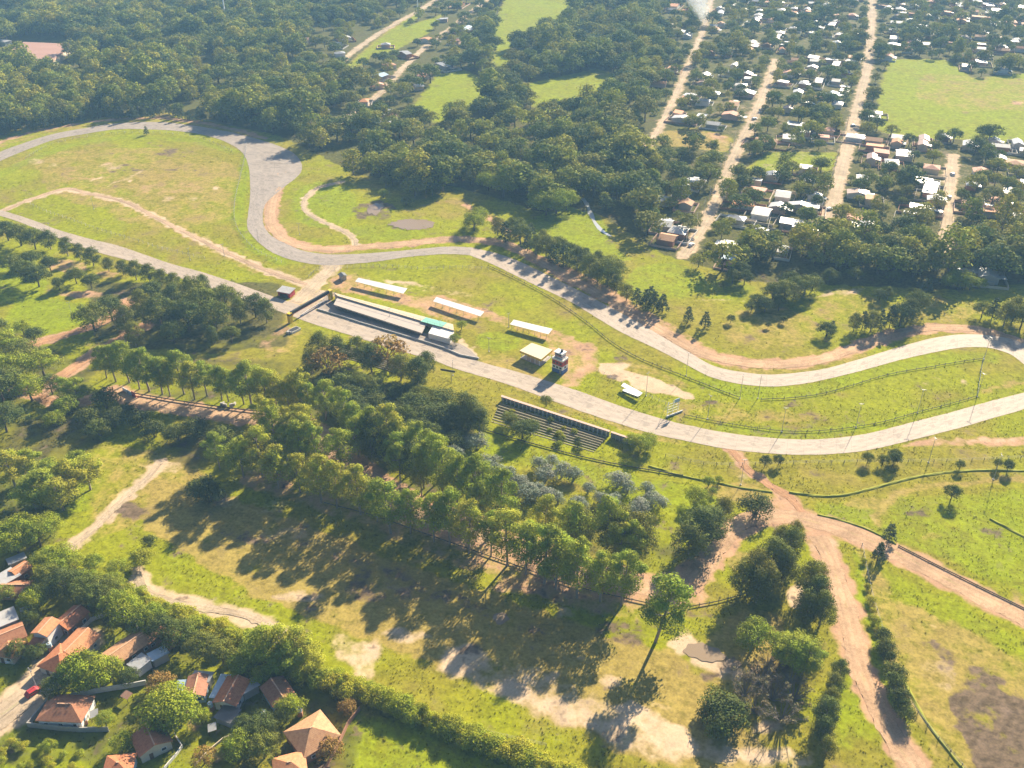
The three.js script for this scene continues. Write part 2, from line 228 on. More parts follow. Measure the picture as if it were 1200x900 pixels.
function groundSheet(x0, x1, z0, z1, n, m, step) {
  const mn = n >> 1, mm = m >> 1, A = maskOf(x0, x1, z0, z1, mn, mm, [0, 1, 2]), B = maskOf(x0, x1, z0, z1, mn, mm, [3, 4, 5]);
  const S = (a, u, v) => { const i = Math.min(mn - 2, Math.max(0, u | 0)), j = Math.min(mm - 2, Math.max(0, v | 0)), fx = Math.min(1, Math.max(0, u - i)), fy = Math.min(1, Math.max(0, v - j)), k = j * mn + i; return lerp(lerp(a[k], a[k + 1], fx), lerp(a[k + mn], a[k + mn + 1], fx), fy); };
  const d = new Uint8Array(n * m * 4), o = [0, 0, 0];
  const enc = new Uint8Array(4097); for (let i = 0; i <= 4096; i++) { const v = i / 4096; enc[i] = 255 * (v <= 0.0031308 ? v * 12.92 : 1.055 * Math.pow(v, 1 / 2.4) - 0.055); }
  for (let j = 0; j < m; j++) for (let i = 0; i < n; i++) {
    const x = x0 + (i + 0.5) / n * (x1 - x0), z = z0 + (j + 0.5) / m * (z1 - z0);
    const w1 = vnoise(x / 3.1, z / 3.1) - 0.5, w2 = vnoise(x / 3.1 + 50, z / 3.1 + 80) - 0.5;
    const u = (x + w1 * 2.6 - x0) / (x1 - x0) * mn - 0.5, v = (z + w2 * 2.6 - z0) / (z1 - z0) * mm - 0.5;
    const nA = fbm(x / 28, z / 28, 3), nB = fbm(x / 6.5 + 30, z / 6.5, 2), nC = vnoise(x / 0.7, z / 0.7), nD = vnoise(x / 1.9 + 7, z / 1.9);
    const nM = 0.55 * nB + 0.25 * nD + 0.2 * nC - 0.5;
    o[0] = C.bright[0]; o[1] = C.bright[1]; o[2] = C.bright[2];
    mix3(o, C.olive, sst(0.35, 0.65, nA)); mix3(o, C.dry, 0.45 * sst(0.54, 0.8, 0.6 * nB + 0.4 * nA));
    const lit = S(B[2], u, v), lush = S(B[1], u, v), dry = S(A[2], u, v), red = S(A[0], u, v), sand = S(A[1], u, v), mud = S(B[0], u, v);
    mix3(o, C.lush, 0.85 * sst(0.1, 0.8, lush + nM * 0.8)); mix3(o, C.dry, 0.9 * sst(0.2, 0.8, dry * 1.05 + nM * 1.1));
    const gr = HT[(i * 7919 + j * 104729) & 65535], g2 = HT[((i >> 1) * 3571 + (j >> 1) * 48611) & 65535], sk = vnoise(x / 9 + z / 2.2, (z - x * 0.3) / 0.55);
    const f = 0.32 + 0.42 * nC + 0.32 * nD + 0.26 * gr + 0.24 * g2 + 0.18 * sk; o[0] *= f; o[1] *= f; o[2] *= f;
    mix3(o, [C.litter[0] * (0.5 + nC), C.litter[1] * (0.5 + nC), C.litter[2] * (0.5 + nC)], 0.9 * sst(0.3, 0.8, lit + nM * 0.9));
    const st = 0.66 + 0.4 * fbm(x / 4 + 3, z / 4 + 90, 2) + 0.16 * gr + 0.14 * g2;
    mix3(o, [C.red[0] * st, C.red[1] * st, C.red[2] * st], sst(0.25, 0.7, red + nM * 0.75)); mix3(o, [C.sand[0] * st, C.sand[1] * st, C.sand[2] * st], sst(0.25, 0.75, sand + nM * 0.8));
    const mdk = 0.1 + 1.5 * fbm(x / 1.6 + 13, z / 1.1, 3) + 0.5 * vnoise((x + z) / 0.6, (x - z) / 2.4) * gr + 0.3 * g2; mix3(o, [C.mud[0] * mdk, C.mud[1] * mdk, C.mud[2] * mdk], 0.92 * sst(0.32, 0.85, mud * (0.55 + 1.1 * fbm(x / 5 + 70, z / 3.4, 3)) + nM * 2.1 + 0.5 * (fbm(x / 11 + 70, z / 11, 2) - 0.5)));
    const k = (j * n + i) * 4; for (let q = 0; q < 3; q++) d[k + q] = enc[Math.min(4096, Math.max(0, o[q] * 4096)) | 0]; d[k + 3] = 255;
  }
  const t = new THREE.DataTexture(d, n, m); t.magFilter = THREE.LinearFilter; t.minFilter = THREE.LinearMipmapLinearFilter; t.generateMipmaps = true; t.colorSpace = THREE.SRGBColorSpace; t.needsUpdate = true;
  const nx = Math.round((x1 - x0) / step), nz = Math.round((z1 - z0) / step), pos = [], uv = [], idx = [];
  for (let j = 0; j <= nz; j++) for (let i = 0; i <= nx; i++) { const x = x0 + (x1 - x0) * i / nx, z = z0 + (z1 - z0) * j / nz; pos.push(x, gy(x, z), z); uv.push(i / nx, j / nz); }
  for (let j = 0; j < nz; j++) for (let i = 0; i < nx; i++) { const a = j * (nx + 1) + i; idx.push(a, a + nx + 1, a + 1, a + 1, a + nx + 1, a + nx + 2); }
  const g = new THREE.BufferGeometry(); g.setAttribute('position', new THREE.Float32BufferAttribute(pos, 3)); g.setAttribute('uv', new THREE.Float32BufferAttribute(uv, 2)); g.setIndex(idx); g.computeVertexNormals();
  sheets.push({ x0, x1, z0, z1, n, m, d });
  const mesh = shadowed(new THREE.Mesh(g, new THREE.MeshPhysicalMaterial({ map: t, roughness: 1, specularIntensity: 0.12 })));
  add(mesh, 'ground', 'rough grassland with bare red and sandy earth between the roads', null, null, 'structure');
}
groundSheet(-240, 240, -325, -125, 2048, 854, 2.5);
groundSheet(-400, 400, -625, -325, 2048, 768, 4);
groundSheet(-760, 760, -1385, -625, 2048, 1024, 8);
{ const g = new THREE.PlaneGeometry(9000, 9000); g.rotateX(-Math.PI / 2); const m = shadowed(new THREE.Mesh(g, std(0.06, 0.07, 0.03))); m.position.y = -1.6; add(m, 'terrain', 'far green country beyond the town', null, null, 'structure'); }
console.log('ground done');
// ---------- roads ----------
const concreteTex = dataTex(512, 1024, (u, v) => {               // 12 m across, 24 m along
  const n = tf(u, v, 6), m = tf(u, v, 24, 5), e = tn(u, v, 160, 9); let f = 0.74 + 0.3 * n + 0.16 * (m - 0.5) + 0.08 * (e - 0.5);
  const streak = tn(u, v * 0.25, 40, 3); f -= 0.07 * streak;
  const j = Math.min(v % 0.25, 0.25 - v % 0.25) * 24, c = Math.abs(u - 0.5) * 12;
  if (j < 0.06 || c < 0.05) f *= 0.78;
  const s = sst(0.58, 0.7, tf(u, v, 9, 12)); f *= 1 - 0.2 * s; for (const q of [0.3, 0.42, 0.6, 0.72]) f *= 1 - 0.1 * Math.exp(-Math.pow((u - q - 0.02 * (tn(0.5, v, 6, 2) - 0.5)) / 0.022, 2)) * tn(u, v, 5, 7);
  return [f, f * 0.985, f * 0.965];
});
const dirtTex = dataTex(512, 512, (u, v) => { const n = tf(u, v, 5, 2), m = tf(u, v, 26, 7), e = tn(u, v, 120, 4); const f = 0.7 + 0.36 * n + 0.4 * (m - 0.5) + 0.34 * (e - 0.5) + 0.16 * (HT[(Math.floor(u * 512) * 7919 + Math.floor(v * 512) * 104729) & 65535] - 0.5); return [f, f * (0.97 + 0.06 * m), f * (0.93 + 0.12 * m)]; });
const M = {
  concrete: new THREE.MeshPhysicalMaterial({ map: concreteTex, color: lin(0.46, 0.38, 0.3), roughness: 0.75, specularIntensity: 0.5, side: THREE.DoubleSide }),
  greyPaving: new THREE.MeshPhysicalMaterial({ map: concreteTex, color: lin(0.36, 0.31, 0.265), roughness: 0.8, specularIntensity: 0.5, side: THREE.DoubleSide }),  // same slab texture as the straights, in a greyer tone
  red: new THREE.MeshPhysicalMaterial({ map: dirtTex, color: lin(0.5, 0.28, 0.155), roughness: 1, specularIntensity: 0.15, side: THREE.DoubleSide, vertexColors: true }),
  earth: new THREE.MeshPhysicalMaterial({ map: dirtTex, color: lin(0.55, 0.36, 0.22), roughness: 1, specularIntensity: 0.15, side: THREE.DoubleSide, vertexColors: true }),
  pinkEarth: new THREE.MeshPhysicalMaterial({ map: dirtTex, color: lin(0.52, 0.36, 0.235), roughness: 1, specularIntensity: 0.15, side: THREE.DoubleSide, vertexColors: true }),
  sand: new THREE.MeshPhysicalMaterial({ map: dirtTex, color: lin(0.54, 0.42, 0.29), roughness: 1, specularIntensity: 0.15, side: THREE.DoubleSide, vertexColors: true }),
};
function resample(pts, step, closed) {                            // pts: arrays of numbers of any width; Catmull-Rom by arc length of the first pair
  const c = new THREE.CatmullRomCurve3(pts.map((p) => V(p[0], 0, p[1])), closed, 'centripetal'), n = Math.max(2, Math.round(c.getLength() / step));
  return c.getSpacedPoints(n).map((p) => [p.x, p.z]);
}
function stripMesh(L, Rr, lift, uvAcross, uvAlong, tint, rag) {   // L and Rr: world edge points, equal counts
  const pos = [], uv = [], idx = [], col = [], N = tint ? 18 : 6; let s = 0;
  for (let i = 0; i < L.length; i++) {
    if (i) s += Math.hypot((L[i][0] + Rr[i][0] - L[i - 1][0] - Rr[i - 1][0]) / 2, (L[i][1] + Rr[i][1] - L[i - 1][1] - Rr[i - 1][1]) / 2);
    for (let k = 0; k <= N; k++) {
      let t = k / N; const w = Math.hypot(L[i][0] - Rr[i][0], L[i][1] - Rr[i][1]);
      if (rag) { if (k === 0) t += rag / w * (fbm(s / 2.2, 3.3, 3) - 0.5) * 2; if (k === N) t -= rag / w * (fbm(s / 2.2 + 99, 8.3, 3) - 0.5) * 2; }
      const x = lerp(L[i][0], Rr[i][0], t), z = lerp(L[i][1], Rr[i][1], t);
      pos.push(x, gy(x, z) + lift, z); uv.push(t * (uvAcross || w / 16), s / uvAlong);
      if (tint) { const wig = 0.05 * (fbm(s / 14, 5.5, 2) - 0.5), rut = Math.max(0, 1 - Math.abs(Math.abs(t - 0.5 + wig) - 0.2) / 0.06), f = 0.7 + 0.5 * fbm(x / 9, z / 9, 3) - 0.17 * rut * (0.4 + vnoise(s / 6, t > 0.5 ? 2 : 7)) + 0.06 * (Math.abs(t - 0.5) < 0.1 ? 1 : 0), gn = 0.5 * Math.max(0, vnoise(s / 3, t * 9) - 0.55) * (Math.abs(t - 0.5) < 0.09 || Math.abs(t - 0.5) > 0.4 ? 1 : 0); col.push(f * (1 - gn), f * (1 - 0.45 * gn), f * (1 - 1.2 * gn)); }
      if (i && k) { const a = (i - 1) * (N + 1) + k - 1, b = a + N + 1; idx.push(a, a + 1, b, b, a + 1, b + 1); }
    }
  }
  const g = new THREE.BufferGeometry(); g.setAttribute('position', new THREE.Float32BufferAttribute(pos, 3)); g.setAttribute('uv', new THREE.Float32BufferAttribute(uv, 2)); if (tint) g.setAttribute('color', new THREE.Float32BufferAttribute(col, 3)); g.setIndex(idx); g.computeVertexNormals();
  const nn = g.attributes.normal; let up = 0; for (let i = 0; i < nn.count; i++) up += nn.getY(i); if (up < 0) { const q = g.index.array; for (let i = 0; i < q.length; i += 3) { const t = q[i]; q[i] = q[i + 1]; q[i + 1] = t; } g.computeVertexNormals(); }
  return g;
}
function edgesOf(sections, step) {                                // [ax, ay, bx, by] pixel pairs, both edges
  const A = sections.map((s) => { const g = G(s[0], s[1]); return [g.x, g.z]; }), B = sections.map((s) => { const g = G(s[2], s[3]); return [g.x, g.z]; });
  const ca = new THREE.CatmullRomCurve3(A.map((p) => V(p[0], 0, p[1])), false, 'centripetal'), cb = new THREE.CatmullRomCurve3(B.map((p) => V(p[0], 0, p[1])), false, 'centripetal');
  const n = Math.round(ca.getLength() / step), L = [], Q = [];
  for (let i = 0; i <= n; i++) { const a = ca.getPoint(i / n), b = cb.getPoint(i / n); L.push([a.x, a.z]); Q.push([b.x, b.z]); }
  return [L, Q];
}
// both edges of the circuit as the photograph shows them; where it leaves the frame it is closed by a bend
const STRAIGHT = [[-60, 232, -48, 243], [0, 246, 0, 253], [44, 260, 40, 267], [67, 269, 62, 277], [105, 280, 100, 291], [131, 286, 126, 299], [168, 298, 160, 308], [200, 309, 192, 320], [226, 316, 218, 328], [280, 333, 272, 346], [330, 351, 322, 363], [372, 364, 362, 378], [405, 373.5, 394, 388], [453, 388.5, 442, 403], [497, 401.5, 485, 416], [520, 409, 510, 423], [540, 417, 530, 431], [573, 427, 560, 440], [600, 434, 587, 448], [633, 444, 613, 457], [683, 460, 667, 477], [733, 478, 720, 495], [780, 492, 767, 509], [800, 497, 790, 514], [850, 507, 845, 525], [900, 513, 896, 531], [950, 515, 950, 533], [1000, 511, 1000, 530], [1050, 500, 1052, 520], [1100, 487, 1104, 507], [1150, 473, 1154, 493], [1200, 460, 1204, 478], [1212, 456, 1226, 468], [1219, 449, 1244, 449], [1216, 438, 1234, 424], [1200, 427, 1203, 404]];
const BACK = [[1200, 427, 1203, 404], [1183, 415, 1183, 397], [1160, 408, 1160, 393], [1133, 407, 1133, 391.7], [1100, 412, 1100, 395], [1067, 419, 1067, 403], [1033, 428, 1033, 413], [1000, 437, 1000, 423], [967, 445, 967, 432], [933, 451, 933, 437], [900, 453, 900, 439], [867, 450, 869, 436], [833, 442, 837, 429], [800, 425, 806, 412], [767, 408, 775, 394], [733, 392, 743, 375], [700, 373, 711, 358], [667, 353, 679, 341], [633, 337, 645, 324], [600, 321, 612, 308], [573, 308, 582, 297], [550, 299, 553, 290]];
const OVAL = [[550, 299, 553, 290], [525, 298, 525, 289], [480, 301, 480, 293], [450, 305.5, 450, 295.5], [417, 309, 410, 298], [383, 311, 385, 298], [350, 306.7, 360, 295], [323, 298, 338, 287], [301, 282, 319, 277], [290, 267, 310, 266], [291, 249, 308, 252], [293, 231, 312, 238], [293, 210, 332, 220], [291, 194, 353, 201], [284, 179, 346, 181], [270, 169, 318, 168], [250, 161, 283, 158], [233, 157, 255, 152], [200, 153, 205, 144.5], [167, 151.5, 167, 143], [133, 152, 133, 145], [100, 157, 100, 150], [67, 163, 67, 156], [33, 175, 33, 166], [0, 189, 0, 178], [-24, 203, -36, 192], [-32, 214, -58, 210], [-38, 224, -66, 222], [-48, 243, -60, 232]];
function roadThing(name, label, [L, Q], mat, lift, across, along, tint, rag) { return add(shadowed(new THREE.Mesh(stripMesh(L, Q, lift, across, along, tint, rag), mat)), name, label, null, null, 'structure'); }
roadThing('race_track', 'pale concrete racing straight passing the control tower', edgesOf(STRAIGHT, 2), M.concrete, 0.07, 1, 24, false, 0.25);
roadThing('race_track', 'pale concrete back straight beside the red earth bank', edgesOf(BACK, 2), M.concrete, 0.074, 1, 24, false, 0.25);
roadThing('race_track', 'grey paved bend of the circuit round the oval meadow', edgesOf(OVAL, 2), M.greyPaving, 0.078, 1, 24, false, 0.35);
const ROADINFO = {
  dirtTrack: ['dirt_road', 'red dirt track running through the eucalyptus belt'], southRoad: ['dirt_road', 'sandy red road running south from the dirt track'], trackFoot: ['footpath', 'narrow red path from the racing straight to the dirt track'], westRoad: ['dirt_road', 'red earth road beside the western paddock'], westRoadLow: ['dirt_road', 'wide red earth road under the dark western trees'], westRoadMid: ['dirt_road', 'red earth road joining the dirt track at its walled start'],
  field: ['footpath', 'worn earth path crossing the oval meadow'], loop: ['footpath', 'pale looping path in the small meadow by the pond'], connector: ['road', 'pale link road between the two straights'], runoff: ['dirt_road', 'red earth run-off road along the outside of the circuit'], southPath: ['footpath', 'pale trodden path through the western grass'], sandTrack: ['footpath', 'sandy vehicle track along the hedgerow'],
  townA: ['road', 'brown earth street through the west of the town'], townB: ['road', 'broad pale earth street through the middle of the town'], townC: ['road', 'short pale street below the sports field'], townD: ['road', 'earth street at the edge of the woods'], laneA: ['road', 'earth lane between far smallholdings'], laneB: ['road', 'grassy lane through the far hamlet'], street: ['road', 'brown earth street among the tiled houses'],
};
for (const k in ROADINFO) {
  const [w0, ...pts] = ROADS[k], w = w0 * (['field', 'southPath', 'sandTrack', 'loop'].includes(k) ? 0.6 : 0.9), W = P2(pts), c = resample(W, 1.4), L = [], Q = [];
  for (let i = 0; i < c.length; i++) { const a = c[Math.max(0, i - 1)], b = c[Math.min(c.length - 1, i + 1)], l = Math.hypot(b[0] - a[0], b[1] - a[1]) || 1, nx = -(b[1] - a[1]) / l, nz = (b[0] - a[0]) / l, ww = w / 2 * (0.85 + 0.3 * fbm(i / 14, w * 3, 2)); L.push([c[i][0] + nx * ww, c[i][1] + nz * ww]); Q.push([c[i][0] - nx * ww, c[i][1] - nz * ww]); }
  const red = RED.includes(k);
  roadThing(ROADINFO[k][0], ROADINFO[k][1], [L, Q], ['dirtTrack', 'southRoad', 'runoff'].includes(k) ? M.earth : k === 'field' ? M.pinkEarth : red ? M.red : M.sand, 0.035 + 0.004 * Object.keys(ROADINFO).indexOf(k) % 5, 0, 16, true, k === 'townB' || k === 'connector' ? 0.9 : 1.3);
}
roadThing('pit_lane', 'grey paved pit lane between the pit building and the white pit wall', edgesOf([[385, 345, 366, 361], [392, 356, 372, 362.5], [430, 368, 423, 378.4], [470, 381, 453, 387.4], [500, 391, 497, 400.4], [528, 399, 520, 407.8], [545, 406, 540, 416.3], [562, 420, 561, 420.6]], 2), M.greyPaving, 0.06, 1, 24, false, 0.2);
roadThing('paved_apron', 'pale paved yard between the start gantry and the pit building', edgesOf([[374, 340, 352, 360], [384, 341, 364, 362], [396, 344, 370, 363]], 2), M.sand, 0.055, 1, 24, true, 0.3);
// ---------- water ----------
const waterMat = new THREE.MeshPhysicalMaterial({ color: lin(0.27, 0.2, 0.13), roughness: 0.2, metalness: 0, specularIntensity: 0.35, side: THREE.DoubleSide });
const streamMat = new THREE.MeshPhysicalMaterial({ color: lin(0.42, 0.43, 0.42), roughness: 0.25, side: THREE.DoubleSide });
function flat(pts, mat, name, label, lift = 0.05, wob = 0.2) {
  const c = P2(pts), cx = c.reduce((s, p) => s + p[0], 0) / c.length, cz = c.reduce((s, p) => s + p[1], 0) / c.length, cur = new THREE.CatmullRomCurve3(c.map((p) => V(p[0], 0, p[1])), true), n = 60, pos = [], idx = []; let lo = 0; const pts2 = cur.getPoints(n);
  for (let i = 0; i < n; i++) { const a = pts2[i], f = 1 + wob * (vnoise(a.x / 1.3, a.z / 1.3) - 0.5) * 2, x = cx + (a.x - cx) * f, z = cz + (a.z - cz) * f; lo = Math.max(lo, gy(x, z)); pos.push(x, 0, z); }
  lo = Math.max(gy(cx, cz), lo * 0.5 + gy(cx, cz) * 0.5); for (let i = 0; i < n; i++) pos[i * 3 + 1] = lo + lift; pos.push(cx, lo + lift, cz);
  for (let i = 0; i < n; i++) idx.push(n, (i + 1) % n, i);
  const g = new THREE.BufferGeometry(); g.setAttribute('position', new THREE.Float32BufferAttribute(pos, 3)); g.setIndex(idx); g.computeVertexNormals();
  return add(shadowed(new THREE.Mesh(g, mat)), name, label, null, null, 'structure');
}
flat([[432, 243], [440, 238], [451, 240], [446, 246], [440, 252], [433, 250]], waterMat, 'pond', 'small pond in the marshy loop meadow');
flat([[455, 262], [475, 257], [498, 258], [512, 264], [495, 269], [470, 268]], waterMat, 'pond', 'shallow pool at the edge of the marshy meadow');
flat([[803, 763], [815, 752], [835, 757], [848, 770], [838, 776], [815, 772]], waterMat, 'puddle', 'muddy puddle on pale sand by the leaning tree');
flat([[848, 778], [860, 772], [870, 778], [858, 786]], waterMat, 'puddle', 'small brown puddle beside the grey brush');
flat([[578, 722], [590, 718], [597, 726], [586, 732]], waterMat, 'puddle', 'puddle in the shade of the eucalyptus belt');
{ const c = resample(P2([[682, 232], [688, 240], [692, 250], [698, 262], [706, 271], [716, 277]]), 1.2), L = [], Q = []; for (let i = 0; i < c.length; i++) { const a = c[Math.max(0, i - 1)], b = c[Math.min(c.length - 1, i + 1)], l = Math.hypot(b[0] - a[0], b[1] - a[1]), w = 0.8 + 0.8 * vnoise(i / 4, 2); L.push([c[i][0] - (b[1] - a[1]) / l * w, c[i][1] + (b[0] - a[0]) / l * w]); Q.push([c[i][0] + (b[1] - a[1]) / l * w, c[i][1] - (b[0] - a[0]) / l * w]); } roadThing('stream', 'pale stream running out of the dark woods', [L, Q], streamMat, 0.09, 1, 16, false, 0.3); }
console.log('roads done');
// ---------- trees: variants of unit height, each a trunk with limbs and a crown of leaf faces ----------
const leafMat = (r, g, b, tr = 0.42) => new THREE.MeshPhysicalMaterial({ color: lin(r, g, b), vertexColors: true, roughness: 0.95, transmission: tr, thickness: 0, side: THREE.DoubleSide, specularIntensity: 0.25 });
const bark = { pale: std(0.3, 0.24, 0.18), brown: std(0.11, 0.08, 0.055), grey: std(0.2, 0.17, 0.14) };
function limb(pts, r0, r1, sides = 5) {                          // tapered tube along points
  const pos = [], idx = [], n = pts.length;
  for (let i = 0; i < n; i++) {
    const a = pts[Math.max(0, i - 1)], b = pts[Math.min(n - 1, i + 1)], d = V(b[0] - a[0], b[1] - a[1], b[2] - a[2]).normalize(), u = V(1, 0, 0.3).cross(d).normalize(), w = d.clone().cross(u), r = lerp(r0, r1, i / (n - 1));
    for (let k = 0; k < sides; k++) { const t = k / sides * 6.2832; pos.push(pts[i][0] + r * (u.x * Math.cos(t) + w.x * Math.sin(t)), pts[i][1] + r * (u.y * Math.cos(t) + w.y * Math.sin(t)), pts[i][2] + r * (u.z * Math.cos(t) + w.z * Math.sin(t))); }
    if (i) for (let k = 0; k < sides; k++) { const p = (i - 1) * sides + k, q = (i - 1) * sides + (k + 1) % sides; idx.push(p, q, p + sides, q, q + sides, p + sides); }
  }
  const g = new THREE.BufferGeometry(); g.setAttribute('position', new THREE.Float32BufferAttribute(pos, 3)); g.setIndex(idx); g.computeVertexNormals(); return g;
}
function leaves(clumps, size, r, spread = 0.3, droop = 0) {
  const pos = [], nor = [], col = [], idx = []; let k = 0;
  for (const c of clumps) {
    const ct = 0.86 + 0.28 * r(), cy = 0.92 + 0.16 * r();
    for (let i = 0; i < c.n; i++) {
      let ux, uy, uz, l; do { ux = r() * 2 - 1; uy = r() * 2 - 1; uz = r() * 2 - 1; l = Math.hypot(ux, uy, uz); } while (l > 1 || l < 0.1 || (uy / l < -0.45 && r() < 0.75)); ux /= l; uy /= l; uz /= l;
      const rad = 1 - spread * 1.6 * r() + spread * 0.45, x = c.c[0] + c.r[0] * ux * rad, y = c.c[1] + c.r[1] * uy * rad, z = c.c[2] + c.r[2] * uz * rad;
      let nx = ux * 1.15 + (r() - 0.5) * 1.25, ny = uy * 1.15 + (r() - 0.5) * 1.25 + 0.1, nz = uz * 1.15 + (r() - 0.5) * 1.25; l = Math.hypot(nx, ny, nz) || 1; nx /= l; ny /= l; nz /= l;
      let tx = r() - 0.5, ty = r() - 0.5 - droop, tz = r() - 0.5; const dt = tx * nx + ty * ny + tz * nz; tx -= dt * nx; ty -= dt * ny; tz -= dt * nz; l = Math.hypot(tx, ty, tz) || 1; tx /= l; ty /= l; tz /= l;
      const bx = ny * tz - nz * ty, by = nz * tx - nx * tz, bz = nx * ty - ny * tx, a = size * (0.6 + 0.9 * r()), b = a * (0.5 + 0.35 * r());
      pos.push(x + tx * a, y + ty * a, z + tz * a, x + bx * b, y + by * b, z + bz * b, x - tx * a, y - ty * a, z - tz * a, x - bx * b, y - by * b, z - bz * b);
      const f = ct * (0.8 + 0.4 * r()), g = f * cy; for (let q = 0; q < 4; q++) { nor.push(nx, ny, nz); col.push(f, g, f * 0.95); }
      idx.push(k, k + 1, k + 2, k, k + 2, k + 3); k += 4;
    }
  }
  const g = new THREE.BufferGeometry(); g.setAttribute('position', new THREE.Float32BufferAttribute(pos, 3)); g.setAttribute('normal', new THREE.Float32BufferAttribute(nor, 3)); g.setAttribute('color', new THREE.Float32BufferAttribute(col, 3)); g.setIndex(idx); return g;
}
const SHAPE = {
  // each returns [trunk geometry, clumps, leaf size]
  euc(r, n) {                                                     // tall and airy, bare lower stem, tufts stepped up a narrow crown
    const parts = [], clumps = [], lean = [(r() - 0.5) * 0.08, (r() - 0.5) * 0.08], fork = 0.32 + 0.12 * r();
    parts.push(limb([[0, -0.03, 0], [lean[0] * 0.5, fork, lean[1] * 0.5], [lean[0], 0.68, lean[1]], [lean[0] * 1.3, 0.9, lean[1] * 1.3]], 0.017, 0.005));
    const N = 17 + Math.floor(r() * 6);
    for (let i = 0; i < N; i++) { const t = i / (N - 1), y = lerp(0.36, 0.95, t), a = i * 2.4 + r(), R0 = 0.2 * Math.sin(Math.PI * (0.2 + 0.72 * t)) * (0.5 + 0.7 * r()), x = lean[0] * y + Math.cos(a) * R0, z = lean[1] * y + Math.sin(a) * R0, s = (0.062 + 0.042 * r()) * (1.1 - 0.35 * t); if (i % 2 === 0) parts.push(limb([[lean[0] * (y - 0.12), y - 0.14, lean[1] * (y - 0.12)], [x, y - 0.01, z]], 0.007, 0.003, 4)); clumps.push({ c: [x, y, z], r: [s * 1.2, s * 1.05, s * 1.2], n: Math.round(n / N) }); }
    return [mergeGeometries(parts), clumps];
  },
  broad(r, n) {                                                   // spreading dome
    const parts = [], clumps = [], N = 20 + Math.floor(r() * 6);
    parts.push(limb([[0, -0.03, 0], [(r() - 0.5) * 0.04, 0.2, (r() - 0.5) * 0.04], [0, 0.45, 0]], 0.032, 0.018));
    for (let i = 0; i < N; i++) { const y0 = 1 - (i + 0.5) / N * 1.18, a = i * 2.4 + r() * 0.7, q = Math.sqrt(Math.max(0, 1 - y0 * y0)), R0 = 0.34 * (0.72 + 0.5 * r()), x = Math.cos(a) * q * R0, z = Math.sin(a) * q * R0, y = 0.48 + y0 * 0.34 * (0.8 + 0.35 * r()), s = (0.085 + 0.1 * r()); if (i % 3 === 0) parts.push(limb([[0, 0.28, 0], [x * 0.5, y * 0.6 + 0.12, z * 0.5], [x * 0.9, y, z * 0.9]], 0.014, 0.005, 4)); clumps.push({ c: [x, y, z], r: [s * 1.15, s * 0.9, s * 1.15], n: Math.round(n / N) }); }
    return [mergeGeometries(parts), clumps];
  },
  tall(r, n) {                                                    // upright oval, lobed
    const parts = [], clumps = [], N = 20; parts.push(limb([[0, -0.03, 0], [0.01, 0.3, 0.01], [0, 0.7, 0]], 0.022, 0.008));
    for (let i = 0; i < N; i++) { const t = i / (N - 1), y = lerp(0.24, 0.92, t), a = i * 2.4 + r(), R0 = 0.2 * Math.sin(Math.PI * (0.22 + 0.7 * t)) * (0.7 + 0.6 * r()), x = Math.cos(a) * R0, z = Math.sin(a) * R0, s = 0.09 + 0.045 * r(); if (i % 3 === 0) parts.push(limb([[0, y - 0.14, 0], [x, y, z]], 0.008, 0.003, 4)); clumps.push({ c: [x, y, z], r: [s * 1.15, s, s * 1.15], n: Math.round(n / N) }); }
    return [mergeGeometries(parts), clumps];
  },
  pine(r, n) {                                                    // conical, layered
    const parts = [limb([[0, -0.03, 0], [0, 0.9, 0]], 0.02, 0.005)], clumps = [], L = 7;
    for (let l = 0; l < L; l++) { const y = 0.2 + 0.74 * l / (L - 1), R0 = 0.19 * (1 - l / L * 0.88), K = Math.max(2, 6 - Math.floor(l * 0.6)); for (let k = 0; k < K; k++) { const a = k / K * 6.283 + l + r() * 0.6, s = 0.08 * (1.05 - 0.5 * l / L); clumps.push({ c: [Math.cos(a) * R0 * (0.8 + 0.4 * r()), y + (r() - 0.5) * 0.05, Math.sin(a) * R0], r: [s, s * 0.8, s], n: Math.round(n / 30) }); } }
    return [mergeGeometries(parts), clumps];
  },
  bush(r, n) {                                                    // many-stemmed, leafy to the ground
    const parts = [], clumps = [], N = 11 + Math.floor(r() * 4);
    for (let i = 0; i < N; i++) { const a = i * 2.4 + r(), q = 0.42 * Math.sqrt((i + 0.3) / N), x = Math.cos(a) * q, z = Math.sin(a) * q, y = 0.3 + 0.42 * (1 - q * q * 3.6) * (0.55 + 0.6 * r()), s = 0.2 + 0.09 * r(); if (i < 5) parts.push(limb([[x * 0.2, -0.05, z * 0.2], [x * 0.8, y, z * 0.8]], 0.022, 0.008, 4)); clumps.push({ c: [x, y, z], r: [s, s, s], n: Math.round(n / N) }); }
    return [mergeGeometries(parts), clumps];
  },
  bare(r, n) {                                                    // grey brush, mostly twigs
    const parts = [], clumps = [];
    for (let i = 0; i < 26; i++) { const a = r() * 6.28, e = 0.5 + 0.5 * r(), q = 0.25 + 0.4 * r(), x = Math.cos(a) * q, z = Math.sin(a) * q, b = [x * 0.5, e * 0.5, z * 0.5], t = [x, e, z]; parts.push(limb([[x * 0.06, -0.02, z * 0.06], b, t], 0.016, 0.004, 4)); for (let k = 0; k < 7; k++) { const f = 0.4 + 0.6 * r(), o = [lerp(b[0], t[0], f), lerp(b[1], t[1], f), lerp(b[2], t[2], f)]; parts.push(limb([o, [o[0] + (r() - 0.5) * 0.3, o[1] + r() * 0.22, o[2] + (r() - 0.5) * 0.3]], 0.005, 0.002, 3)); } if (i % 2) clumps.push({ c: t, r: [0.09, 0.08, 0.09], n: Math.round(n / 13) }); }
    return [mergeGeometries(parts), clumps];
  },
};
const KIND = {};
